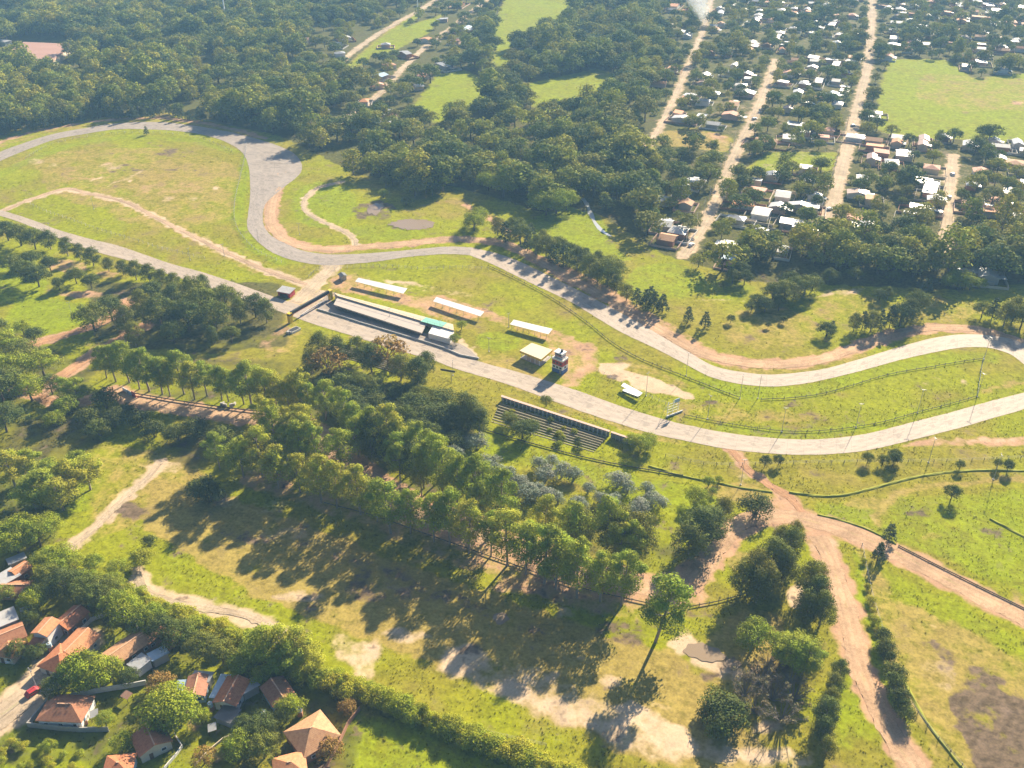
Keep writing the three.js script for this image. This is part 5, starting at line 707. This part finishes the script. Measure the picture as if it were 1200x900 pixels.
{ const o = thing('billboard', 'dark roadside board on a post below the pit wall', 'sign', G(529, 447), -0.3); part(o, 'post', cyl(0.14, 0.12, 5, 0, -0.2), S.steel); part(o, 'board', box(6.2, 0.9, 0.2, -1.4, 4.4, 0), S.darkWood); }
{ const o = thing('bench_stand', 'low white roofed stand in front of the sand heap', 'stand', V(0, 0, 0)); const P = [[728, 452], [731, 448.5], [753, 460.5], [749, 464]].map(([x, y]) => GH(x, y, 2)); o.position.set((P[0].x + P[2].x) / 2, 0, (P[0].z + P[2].z) / 2); o.position.y = gy(o.position.x, o.position.z); const L = P.map((p) => [p.x - o.position.x, p.z - o.position.z]); part(o, 'roof', prism(L, 1.9, 2.05), S.brightWhite); for (let i = 0; i < 5; i++) part(o, 'post', cyl(0.08, 0.08, 2.1, lerp(L[0][0], L[3][0], i / 4) * 0.97, -0.2, lerp(L[0][1], L[3][1], i / 4) * 0.97, 6), S.whitePaint); part(o, 'bench', prism(L.map(([x, z]) => [x * 0.92, z * 0.6]), 0.3, 0.5), S.whitePaint); }
{ const o = thing('scoreboard', 'pale lattice scoreboard beside the straight', 'sign', G(788, 484), 0.55); for (const x of [-2.6, 0, 2.6]) part(o, 'post', cyl(0.12, 0.1, 6, x, -0.2, 0, 6), S.whitePaint); for (let k = 0; k < 4; k++) part(o, 'rail', box(6, 0.12, 0.1, 0, 1 + k * 1.2, 0), S.whitePaint); part(o, 'panel', box(2.4, 1.6, 0.2, 1.6, 4.4, 0.1), S.wallBlue); part(o, 'low_wall', box(8, 0.9, 0.3, 0, -0.2, 1.2), S.wallWhite); for (const s of [-1, 1]) part(o, 'brace', (() => { const g = box(0.1, 0.1, 6.4, 0, 0, 0); g.rotateX(-1.1); g.translate(s * 2, 2.8, -1.4); return g; })(), S.whitePaint); }
// terraces: back wall with piers, and long concrete steps falling away from it
function terrace(a, b, c, d, steps, topH, label, piers) {
  const A = G(...a), B = G(...b), Cc = G(...c), D = G(...d), o = thing('terrace', label, 'terrace', V((A.x + B.x) / 2, 0, (A.z + B.z) / 2), 0, 'ruined spectator terraces'); o.position.y = gy(o.position.x, o.position.z);
  const at = (s, t) => { const x = lerp(lerp(A.x, B.x, s), lerp(Cc.x, D.x, s), t), z = lerp(lerp(A.z, B.z, s), lerp(Cc.z, D.z, s), t); return [x - o.position.x, z - o.position.z]; };
  if (topH) { part(o, 'back_wall', prism([at(0, 0), at(1, 0), at(1, 0.025), at(0, 0.025)], -0.4, topH), S.wallGrey); part(o, 'coping', prism([at(-0.003, -0.02), at(1.003, -0.02), at(1.003, 0.05), at(-0.003, 0.05)], topH + 0.004, topH + 0.2), S.wallPink); }
  for (let i = 0; i < piers; i++) { const s = (i + 0.5) / piers; part(o, 'pier', prism([at(s - 0.004, 0.03), at(s + 0.004, 0.03), at(s + 0.004, 0.075), at(s - 0.004, 0.075)], -0.4, topH - 0.1), S.post); }
  for (let k = 0; k < steps; k++) { const t = 0.16 + 0.74 * k / steps, h = 0.8 * (1 - (k + 0.3) / steps) + 0.15; part(o, 'step', prism([at(0, t), at(1, t), at(1, t + 0.02), at(0, t + 0.02)], -0.4, h), S.oldStone); }
  return o;
}
terrace([588, 469], [714, 511], [573, 500], [692, 534], 8, 2.2, 'long ruined terrace with a row of pale piers below the straight', 26);
terrace([716, 512], [746, 523], [697, 535], [735, 545], 0, 2.4, 'short walled bay at the end of the ruined terrace', 7);
terrace([400, 402], [480, 426], [372, 414], [460, 440], 7, 0, 'concrete steps half hidden under the pit trees', 0);
// barred track start
{ const o = thing('banner_wall', 'painted white and red board at the start of the barred track', 'wall', G(152, 462), 0.9); part(o, 'panel', box(0.2, 1.8, 3.2, 0, -0.2, -3.2), S.whitePaint); part(o, 'panel', box(0.2, 1.8, 3.2, 0, -0.2, 0.05), S.wallBlue); part(o, 'panel', box(0.2, 2.4, 2.6, 0, -0.2, 3), S.redPaint); }
{ const o = thing('parts_heap', 'pale concrete rubble beside the barred track', 'rubble', G(268, 476), 0.2); for (let i = 0; i < 7; i++) { const g = box(1.4, 0.9 + R(), 0.7, 0, -0.2, 0); g.rotateY(R() * 3); g.translate((R() - 0.5) * 5, 0, (R() - 0.5) * 2.6); part(o, 'block', g, S.wallGrey); } }
// yard things of the settlement
row([[62, 812, 0.6], [150, 820, 1.1], [112, 842, 0.4], [220, 838, 2], [250, 858, 0.3], [300, 850, 1.4], [30, 720, 0.5], [118, 784, 0.9]], (x, y, a) => { const o = thing('yard_shelter', 'small tin-topped lean-to in a yard of the settlement', 'shelter', G(x, y), a, 'yard shelters'); part(o, 'roof', roofGeo('shed', 1.8, 2.2, 1.8, 0.25, 0.15, 0.06), R() < 0.5 ? S.zinc : S.rust); for (const [sx, sz] of [[-1, -1], [-1, 1], [1, -1], [1, 1]]) part(o, 'post', box(0.1, 1.9, 0.1, sx * 0.85, -0.1, sz * 1.05), S.wood); });
row([[100, 848], [186, 838], [248, 832], [310, 842], [60, 762], [352, 838]], (x, y) => { const o = thing('water_tank', 'round blue-grey water tank on a stand in a yard', 'tank', G(x, y), R() * 3, 'yard water tanks'); part(o, 'stand', box(1.3, 1.6, 1.3, 0, -0.1, 0), S.wallBrick); part(o, 'drum', cyl(0.62, 0.62, 1.2, 0, 1.52, 0, 14), S.wallBlue); part(o, 'lid', cyl(0.4, 0.2, 0.15, 0, 2.73, 0, 12), S.wallGrey); });
row([[972, 246, 0.3], [1000, 148, 0.3], [1112, 232, 1.4], [1116, 205, 1.6], [848, 218, 0.5], [884, 140, 0.5], [1019, 60, 1.4], [40, 812, 0.9]], (x, y, a, k) => car(x, y, a, [S.whitePaint, S.steel, S.redPaint, S.black][Math.floor(R() * 4)], y > 700 ? 'car standing on the earth street beside the lamp post' : 'car standing on an earth street of the town', 'parked_car', y > 700 ? undefined : 'cars in the town streets'));
console.log('structures done');
// ---------- woods and town ----------
const CX = [...Object.values(CLEAR), [[-20, 84], [-14, 58], [28, 44], [92, 46], [88, 66], [70, 84]]];
const WOODLINE = [[-300, 190], [-60, 172], [0, 158], [40, 150], [100, 140], [150, 133], [200, 133], [250, 140], [285, 149], [330, 160], [358, 172], [385, 192], [412, 204], [440, 214], [478, 232], [510, 234], [532, 224], [562, 215], [600, 224], [636, 246], [672, 236], [690, 228], [706, 248], [735, 284], [770, 300], [800, 308], [850, 322], [900, 330], [960, 326], [1060, 330], [1100, 322], [1200, 330], [1500, 330], [1500, -30], [-300, -30]];
const TOWN = [[772, -30], [770, 60], [764, 128], [770, 185], [762, 250], [775, 290], [800, 304], [850, 296], [900, 288], [960, 288], [1060, 268], [1100, 262], [1210, 258], [1320, 262], [1320, -30]];
const HAMLET = [[345, 60], [372, 34], [412, 30], [470, 0], [580, -10], [585, 24], [545, 60], [520, 90], [480, 104], [455, 125], [430, 135], [420, 110], [392, 84]];
const occupied = new Map(), cell = (x, z) => Math.floor(x / 8) + ',' + Math.floor(z / 8);
const claim = (x, z, r) => { const k = cell(x, z); if (!occupied.has(k)) occupied.set(k, []); occupied.get(k).push([x, z, r]); };
const freeAt = (x, z, r) => { const i = Math.floor(x / 8), j = Math.floor(z / 8); for (let a = i - 2; a <= i + 2; a++) for (let b = j - 2; b <= j + 2; b++) for (const [X, Z, q] of occupied.get(a + ',' + b) || []) if (Math.hypot(x - X, z - Z) < r + q) return false; return true; };
const streetTurn = (() => { const a = G(963, 275), b = G(1009, 108); return Math.atan2(b.x - a.x, b.z - a.z); })();
const WALLS = [S.wallWhite, S.wallCream, S.wallBrick, S.wallGrey, S.wallPink];
const ROOFW = { white: S.white, zinc: S.zinc, grey: S.grey, terracotta: S.orange, brown: S.tan, dark: S.rust, pink: S.pink, blue: S.blue };
const roofWord = { white: 'white tin', zinc: 'grey zinc', grey: 'dark grey tin', terracotta: 'orange tiled', brown: 'tan tiled', dark: 'rusty tin', pink: 'pink tiled', blue: 'pale blue tin' };
const HR = rng(911); let houses = 0;
function townHouse(p, roof, w, d, turn, where, group, flag) {
  const r = HR(), type = r < 0.5 ? 'gable' : r < 0.75 ? 'shed' : 'hip', o = thing('town_house', `${flag || (w * d > 110 ? 'broad' : 'small')} ${roofWord[roof]} roofed house ${where}`, 'house', V(p.x, gy(p.x, p.z), p.z), turn, group);
  house(o, type, w, d, 2.9 + 0.4 * HR(), type === 'shed' ? 0.6 : 1.2 + 0.4 * HR(), ROOFW[roof], WALLS[Math.floor(HR() * WALLS.length)], 0);
  if (HR() < 0.5) part(o, 'porch_roof', roofGeo('shed', w * 0.45, d * 0.5, 2.3, 0.3, 0.1), ROOFW[HR() < 0.5 ? 'white' : 'zinc']).position.x = -w * 0.72;
  if (d > 9) for (const s of [-0.25, 0.25]) part(o, 'window', box(1.2, 1, 0.1, w * s, 1, d / 2 + 0.03), S.glass);
  if (HR() < 0.55) { const a = w * (0.8 + 0.3 * HR()), b = d * (0.8 + 0.3 * HR()), hh = 1.3 + 0.5 * HR(); part(o, 'yard_wall', mergeGeometries([box(2 * a, hh, 0.2, 0, -0.3, b), box(2 * a, hh, 0.2, 0, -0.3, -b), box(0.2, hh, 2 * b - 0.5, a, -0.3, 0), box(0.2, hh, 2 * b - 0.5, -a, -0.3, 0)]), WALLS[Math.floor(HR() * WALLS.length)]); }
  claim(p.x, p.z, Math.max(w, d) * 0.5); houses++;
}
// roofs one can pick out in the photograph: [x, y, roof, width, depth]
row([[1002, 160, 'white', 11, 9], [1033, 178, 'pink', 9, 8], [1060, 180, 'white', 12, 10], [1045, 190, 'zinc', 10, 8], [1092, 196, 'pink', 9, 9], [1083, 212, 'white', 9, 10], [1090, 222, 'zinc', 14, 7], [1098, 233, 'grey', 10, 7], [1080, 243, 'white', 12, 7], [1068, 252, 'white', 9, 8], [1005, 256, 'pink', 11, 7], [1016, 262, 'white', 7, 7], [996, 265, 'white', 8, 7], [1006, 225, 'dark', 12, 7], [1022, 232, 'brown', 10, 7], [1150, 200, 'pink', 9, 8], [1172, 185, 'white', 7, 7], [1190, 190, 'brown', 12, 10], [1183, 224, 'white', 10, 6], [1140, 240, 'pink', 11, 9], [1162, 246, 'terracotta', 11, 9], [1195, 255, 'white', 10, 7], [1150, 318, 'zinc', 8, 8], [1158, 322, 'white', 9, 8], [1132, 318, 'white', 7, 5],
  [872, 238, 'terracotta', 12, 7], [893, 248, 'white', 12, 9], [912, 242, 'white', 9, 7], [918, 228, 'zinc', 11, 8], [938, 240, 'white', 13, 5], [952, 242, 'zinc', 8, 7], [928, 260, 'white', 12, 8], [944, 266, 'white', 13, 5], [955, 229, 'white', 7, 6], [944, 196, 'white', 9, 7], [948, 212, 'white', 6, 7], [898, 165, 'brown', 9, 14], [925, 160, 'white', 10, 8], [935, 146, 'grey', 14, 9], [965, 160, 'pink', 8, 7], [945, 120, 'white', 7, 7], [960, 95, 'zinc', 16, 5], [980, 95, 'white', 8, 6], [975, 110, 'blue', 10, 8], [925, 85, 'pink', 10, 10], [918, 96, 'white', 8, 6], [952, 79, 'white', 8, 6], [980, 75, 'white', 18, 5], [990, 85, 'white', 8, 5], [874, 108, 'white', 14, 8], [860, 122, 'brown', 14, 7], [857, 134, 'pink', 12, 8], [800, 138, 'white', 14, 7], [822, 136, 'zinc', 12, 6], [800, 220, 'white', 12, 6], [812, 212, 'grey', 10, 7], [780, 262, 'zinc', 10, 7], [795, 270, 'white', 9, 9], [782, 278, 'brown', 9, 9], [856, 300, 'blue', 12, 6], [918, 292, 'white', 9, 5], [888, 222, 'pink', 7, 9], [905, 205, 'grey', 8, 8], [1066, 24, 'white', 18, 6], [1082, 30, 'zinc', 12, 9], [1048, 44, 'zinc', 14, 7], [1046, 52, 'white', 14, 7], [975, 28, 'white', 16, 6], [983, 40, 'white', 9, 5], [845, 14, 'white', 18, 6], [862, 6, 'white', 16, 5], [1185, 25, 'pink', 14, 10], [1168, 12, 'white', 16, 10], [1195, 8, 'white', 18, 9], [790, 6, 'terracotta', 16, 10], [1150, 20, 'brown', 18, 8]],
  (x, y, rf, w, d) => townHouse(GH(x, y, 3), rf, w, d, streetTurn + (HR() < 0.5 ? 0 : Math.PI / 2) + (HR() - 0.5) * 0.2, y < 60 ? 'in the far blocks of the town' : x < 960 ? 'in the western blocks of the town' : 'in the eastern blocks of the town', 'town houses'));
row([[362, 46, 'dark', 10, 8], [396, 52, 'white', 8, 7], [398, 62, 'zinc', 9, 7], [405, 44, 'zinc', 9, 8], [446, 88, 'blue', 9, 9], [456, 76, 'pink', 9, 9], [497, 88, 'pink', 11, 8], [521, 76, 'grey', 15, 8], [545, 33, 'blue', 8, 18], [500, 46, 'terracotta', 11, 7], [474, 62, 'zinc', 14, 6], [535, 47, 'pink', 9, 7], [538, 4, 'terracotta', 14, 9], [444, 99, 'pink', 7, 6], [490, 100, 'grey', 9, 7], [452, 52, 'white', 8, 6], [520, 22, 'white', 8, 6], [455, 130, 'white', 9, 6], [452, 143, 'white', 7, 5], [427, 118, 'terracotta', 9, 6], [229, 29, 'white', 9, 6], [8, 32, 'white', 14, 8], [2, 48, 'zinc', 16, 8]],
  (x, y, rf, w, d) => townHouse(GH(x, y, 3), rf, w, d, HR() * 3, y > 110 ? 'at the wood edge of the far hamlet' : x < 300 ? 'alone in the north-western woods' : 'in the far hamlet beyond the woods', 'hamlet houses'));
{ const bxs = TOWN.map(([x, y]) => { const g = G(x, y); return [g.x, g.z]; }), ct = Math.cos(streetTurn), sn = Math.sin(streetTurn), names = ['white', 'zinc', 'zinc', 'white', 'grey', 'terracotta', 'brown', 'dark', 'pink', 'grey'];
  for (let u = -900; u < 900; u += 15.5) for (let v = 0; v < 1500; v += 13.5) { const x = u * ct + v * sn + (HR() - 0.5) * 6, z = -u * sn + v * ct + (HR() - 0.5) * 5; if (!inPoly(x, z, bxs)) continue; const [px, py] = toPx(x, z); if (px < -10 || px > 1215 || py < -6 || CX.some((c) => inPoly(px, py, c)) || nearRoad(x, z, 5.5) || !freeAt(x, z, 5.2) || HR() < 0.72) continue; const w = rr(5.5, 9, HR), d = rr(6, 11, HR); townHouse(V(x, 0, z), names[Math.floor(HR() * names.length)], w, d, streetTurn + (HR() < 0.5 ? 0 : Math.PI / 2) + (HR() - 0.5) * 0.16, py < 60 ? 'in the far blocks of the town' : px < 960 ? 'in the western blocks of the town' : 'in the eastern blocks of the town', 'town houses'); } }
console.log('town houses', houses);
{ // far works: three bays of pink roof
  const P = [[0, 66], [30, 50], [83, 52], [62, 71]].map(([x, y]) => GH(x, y, 7)), o = thing('factory', 'large factory with three pink sawtooth roofs in the woods', 'building', V((P[0].x + P[2].x) / 2, 0, (P[0].z + P[2].z) / 2)), L = P.map((p) => [p.x - o.position.x, p.z - o.position.z]), at = (s, t) => [lerp(lerp(L[0][0], L[3][0], s), lerp(L[1][0], L[2][0], s), t), lerp(lerp(L[0][1], L[3][1], s), lerp(L[1][1], L[2][1], s), t)];
  part(o, 'wall', prism([at(0.01, 0.01), at(0.99, 0.01), at(0.99, 0.99), at(0.01, 0.99)], -0.5, 6), S.wallCream);
  for (let k = 0; k < 3; k++) { const t0 = k / 3, t1 = (k + 1) / 3, tm = t0 + 0.26, q = [], a = at(0, t0), b = at(1, t0), c = at(1, tm), d = at(0, tm), e = at(1, t1), f = at(0, t1); q.push([[a[0], 6, a[1]], [b[0], 6, b[1]], [c[0], 8.6, c[1]], [d[0], 8.6, d[1]]], [[d[0], 8.6, d[1]], [c[0], 8.6, c[1]], [e[0], 6.02, e[1]], [f[0], 6.02, f[1]]], [[a[0], 6, a[1]], [d[0], 8.6, d[1]], [f[0], 6.02, f[1]]], [[b[0], 6, b[1]], [e[0], 6.02, e[1]], [c[0], 8.6, c[1]]]); part(o, 'roof', poly3(q), S.factoryTile); }
  for (let i = 0; i < 8; i++) { const g = GH(lerp(4, 60, i / 7), lerp(70, 75, i / 7), 2.5); part(o, 'window', box(2.2, 1.6, 0.3, at(0.08 + i * 0.12, -0.004)[0], 2.4, at(0.08 + i * 0.12, -0.004)[1]), S.glass); }
  claim(o.position.x, o.position.z, 40); for (let s = 0; s <= 1.001; s += 0.1) for (let t = 0; t <= 1.001; t += 0.1) { const p = at(s, t); claim(p[0] + o.position.x, p[1] + o.position.z, 9); }
}
{ const p = G(265, 26), o = thing('radio_mast', 'thin white radio mast rising from the northern woods', 'mast', p); part(o, 'shaft', cyl(0.9, 0.5, 34, 0, -1, 0, 6), S.whitePaint); for (const y of [24, 29, 33]) part(o, 'antenna', box(2.4, 1.6, 0.4, 0, y, 0), S.wallGrey); }
{ const p = G(490, 22), o = thing('radio_mast', 'thin pale radio mast standing in the far hamlet', 'mast', p); part(o, 'shaft', cyl(0.7, 0.4, 34, 0, -1, 0, 6), S.whitePaint); part(o, 'antenna', box(2, 1.4, 0.4, 0, 31, 0), S.wallGrey); }
// power poles on the town streets
for (const [k, n] of [['townA', 9], ['townB', 10], ['townC', 5]]) { const [w, ...p] = ROADS[k], c = resample(P2(p), 22); c.forEach(([x, z], i) => { if (!i || i > n) return; const o = thing('power_pole', 'grey power pole beside an earth street of the town', 'pole', V(x - w * 0.62, gy(x, z), z), streetTurn, 'power poles'); part(o, 'shaft', cyl(0.2, 0.14, 9, 0, -0.3, 0, 6), S.post); part(o, 'cross_arm', box(2, 0.14, 0.14, 0, 8, 0), S.wood); }); }
// ---- trees of the woods and the town: the nearest as things, the rest one mass
const FR = rng(1001), forest = [], town = [];
const WL = WOODLINE.map(([x, y]) => { const g = G(x, y); return [g.x, g.z]; }), TW = TOWN.map(([x, y]) => { const g = G(x, y); return [g.x, g.z]; }), HM = HAMLET.map(([x, y]) => { const g = G(x, y); return [g.x, g.z]; });
for (let z = -1400; z < -380; z += 8) for (let x = -760; x < 760; x += 8) {
  const a = x + (FR() - 0.5) * 7.5, b = z + (FR() - 0.5) * 7.5, q = FR(); if (!inPoly(a, b, WL)) continue;
  const [px, py] = toPx(a, b); if (px < -60 || px > 1270 || py < -28) continue;
  if (CX.some((c) => inPoly(px, py, c))) continue;
  if (nearRoad(a, b, 2.6)) continue;
  const inTown = inPoly(a, b, TW), hm = inPoly(a, b, HM);
  if (inTown || hm) { if (q > (hm ? 0.22 : 0.35) || !freeAt(a, b, 1.4)) continue; town.push([a, b, px, py]); continue; }
  const dens = fbm(a / 60 + 11, b / 60 + 3, 2); if (q < (dens < 0.44 ? 0.68 : 0.06) || !freeAt(a, b, 1)) continue;
  forest.push([a, b, px, py]);
}
const near = (l) => l.sort((p, q) => q[1] - p[1]);
near(forest); near(town); console.log('forest', forest.length, 'town trees', town.length);
const yellowSide = (px, py) => px < 250 && py > 70 && py < 150 ? 0.8 : px > 850 && py > 285 ? 0.35 : 0.16;
const pickKind = (px, py) => (FR() < yellowSide(px, py) ? 'woodtall' : 'wood');
const masses = new Map();
function place(a, b, px, py, i, limit, hmin, hmax, name, label, group) {
  const key = pickKind(px, py), h = (FR() < 0.08 ? 1.35 : 1) * rr(hmin, hmax, FR) * (key === 'woodtall' ? 1.15 : 1) * (0.75 + 0.5 * fbm(a / 40, b / 40, 2)), y = gy(a, b);
  const inView = px > -15 && px < 1215 && py > -10;
  if (i.n < limit && inView) { i.n++; tree(key, V(a, y, b), h, name, label(px, py, key), group, key === 'wood' ? 1.25 : 1.35); return; }
  const list = KIND[key], vi = Math.floor(FR() * list.length), id = key + vi; if (!masses.has(id)) masses.set(id, { v: list[vi], m: [], c: [] });
  const w = h * (key === 'wood' ? 1.25 : 1.35) * (0.9 + 0.25 * FR()); masses.get(id).m.push(new THREE.Matrix4().compose(V(a, y, b), new THREE.Quaternion().setFromAxisAngle(V(0, 1, 0), FR() * 6.283), V(w, h, w)));
}
const cF = { n: 0 }, cT = { n: 0 };
for (const [a, b, px, py] of forest) place(a, b, px, py, cF, 300, 7, 18, 'woodland_tree', (x, y, k) => (k === 'wood' ? 'dark round-crowned tree ' : 'lighter upright tree ') + (x > 760 ? 'in the wooded strip below the town' : 'on the edge of the woods beyond the circuit'), 'woodland trees');
for (const [a, b, px, py] of town) place(a, b, px, py, cT, 300, 5, 12, 'town_tree', (x, y, k) => (k === 'wood' ? 'round shade tree ' : 'pale upright tree ') + 'between the houses of the town', 'town trees');
{ const g = new THREE.Group(); let n = 0; for (const { v, m } of masses.values()) { for (const [geo, mat, nm] of [[v.lg, v.leaf, 'crown'], [v.tg, v.bark, 'trunk']]) { const im = new THREE.InstancedMesh(geo, mat, m.length); m.forEach((q, i) => im.setMatrixAt(i, q)); im.name = nm; im.userData.kind = 'stuff'; shadowed(im); g.add(im); } n += m.length; } add(g, 'woodland', 'dense dark green woods and town trees running to the far distance', 'woodland', null, 'stuff'); console.log('mass', n); }
{ // smoke of a yard fire at the end of the street by the woods
  const o = new THREE.Group(), r = rng(313), base = G(826, 30), mat = new THREE.MeshPhysicalMaterial({ color: lin(0.9, 0.9, 0.9), roughness: 1, transmission: 0.6, thickness: 0, specularIntensity: 0, transparent: true, opacity: 0.07, depthWrite: false, side: THREE.DoubleSide });
  for (let i = 0; i < 22; i++) { const t = i / 21, g = new THREE.IcosahedronGeometry(3 + 7 * t + 2 * r(), 3), p = g.attributes.position; for (let k = 0; k < p.count; k++) { const f = 0.8 + 0.4 * vnoise(p.getX(k) / 2.5 + i * 7, p.getY(k) / 2.5 + p.getZ(k) / 3); p.setXYZ(k, p.getX(k) * f, p.getY(k) * f, p.getZ(k) * f); } g.computeVertexNormals(); const m = new THREE.Mesh(g, mat); m.name = 'puff'; m.position.set(base.x - 14 * t + (r() - 0.5) * 12 * t, 2 + 34 * t, base.z + (r() - 0.5) * 12 * t); o.add(m); }
  add(o, 'smoke', 'thin white smoke rising over the earth street beside the woods', 'smoke', null, 'stuff');
}
// ---------- tufts of grass and weed over the meadows, coloured from their turf, brightened to make up for shading ----------
{
  const blades = (r) => { const pos = [], nor = [], idx = []; let k = 0; for (let i = 0; i < 7; i++) { const a = r() * 6.283, l = 0.6 + 0.7 * r(), x = (r() - 0.5) * 0.9, z = (r() - 0.5) * 0.9, w = 0.16 + 0.12 * r(), lx = Math.cos(a) * 0.45, lz = Math.sin(a) * 0.45; pos.push(x - Math.sin(a) * w, -0.05, z + Math.cos(a) * w, x + Math.sin(a) * w, -0.05, z - Math.cos(a) * w, x + lx, l, z + lz); for (let q = 0; q < 3; q++) nor.push(Math.cos(a) * 0.5, 0.86, Math.sin(a) * 0.5); idx.push(k, k + 1, k + 2); k += 3; } const g = new THREE.BufferGeometry(); g.setAttribute('position', new THREE.Float32BufferAttribute(pos, 3)); g.setAttribute('normal', new THREE.Float32BufferAttribute(nor, 3)); g.setIndex(idx); return g; };
  const r = rng(6060), mat = new THREE.MeshPhysicalMaterial({ color: 0xffffff, roughness: 1, transmission: 0.5, thickness: 0, side: THREE.DoubleSide, specularIntensity: 0.1 }), dec = (v) => { v /= 255; return v <= 0.04045 ? v / 12.92 : Math.pow((v + 0.055) / 1.055, 2.4); };
  const trackSegs = []; for (const L of [STRAIGHT, BACK, OVAL]) for (const s of L) { const a = G(s[0], s[1]), b = G(s[2], s[3]); trackSegs.push([(a.x + b.x) / 2, (a.z + b.z) / 2, Math.hypot(a.x - b.x, a.z - b.z) / 2]); }
  const polys = []; for (const L of [STRAIGHT, BACK, OVAL]) { const [A, B] = edgesOf(L, 6); for (let i = 1; i < A.length; i++) polys.push([A[i - 1], A[i], B[i], B[i - 1]]); }
  const grid = new Map(); polys.forEach((p, i) => { let x0 = 1e9, x1 = -1e9, z0 = 1e9, z1 = -1e9; for (const [x, z] of p) { x0 = Math.min(x0, x); x1 = Math.max(x1, x); z0 = Math.min(z0, z); z1 = Math.max(z1, z); } for (let a = Math.floor(x0 / 10); a <= Math.floor(x1 / 10); a++) for (let b = Math.floor(z0 / 10); b <= Math.floor(z1 / 10); b++) { const k = a * 4096 + b; if (!grid.has(k)) grid.set(k, []); grid.get(k).push(p); } });
  const onTrack = (x, z) => (grid.get(Math.floor(x / 10) * 4096 + Math.floor(z / 10)) || []).some((p) => inPoly(x, z, p));
  const M4 = [[], [], []], CL = [[], [], []], e = new THREE.Matrix4(), q = new THREE.Quaternion(), up = V(0, 1, 0);
  for (const [sh, N] of [[sheets[0], 90000], [sheets[1], 26000]]) for (let i = 0; i < N; i++) {
    const x = rr(sh.x0, sh.x1, r), z = rr(sh.z0, sh.z1, r), c = fbm(x / 7 + 60, z / 7, 3), keep = r(), sz = r(); if (keep > sst(0.3, 0.62, c) + 0.12) continue;
    const [px, py] = toPx(x, z); if (px < -30 || px > 1230 || py > 930) continue;
    const u = Math.floor((x - sh.x0) / (sh.x1 - sh.x0) * sh.n), v = Math.floor((z - sh.z0) / (sh.z1 - sh.z0) * sh.m), k = (v * sh.n + u) * 4, R0 = dec(sh.d[k]), G0 = dec(sh.d[k + 1]), B0 = dec(sh.d[k + 2]);
    if (G0 < R0 * 0.86 || G0 < B0 * 2.2 || onTrack(x, z)) continue;
    const s = (0.14 + 0.3 * sz * sz) * (sh === sheets[0] ? 1 : 1.25), vi = Math.floor(r() * 3), f = 1.2 * (0.8 + 0.4 * r()), m = Math.max(R0, G0), bb = Math.max(1, 0.13 / m);
    M4[vi].push(e.clone().compose(V(x, gy(x, z), z), q.clone().setFromAxisAngle(up, r() * 6.283), V(s, s * (0.7 + 0.5 * r()), s))); CL[vi].push([R0 * f * bb, G0 * f * bb, B0 * f * bb]);
  }
  const grp = new THREE.Group(); let n = 0;
  for (let v = 0; v < 3; v++) { const im = shadowed(new THREE.InstancedMesh(blades(r), mat, M4[v].length)), c = new THREE.Color(); M4[v].forEach((m, i) => { im.setMatrixAt(i, m); im.setColorAt(i, c.setRGB(...CL[v][i])); }); im.name = 'tuft'; im.userData.kind = 'stuff'; grp.add(im); n += M4[v].length; }
  add(grp, 'grass', 'rough tufts of grass and weed scattered over the meadows', 'grass', null, 'stuff'); console.log('tufts', n);
}
renderer.render(scene, camera);
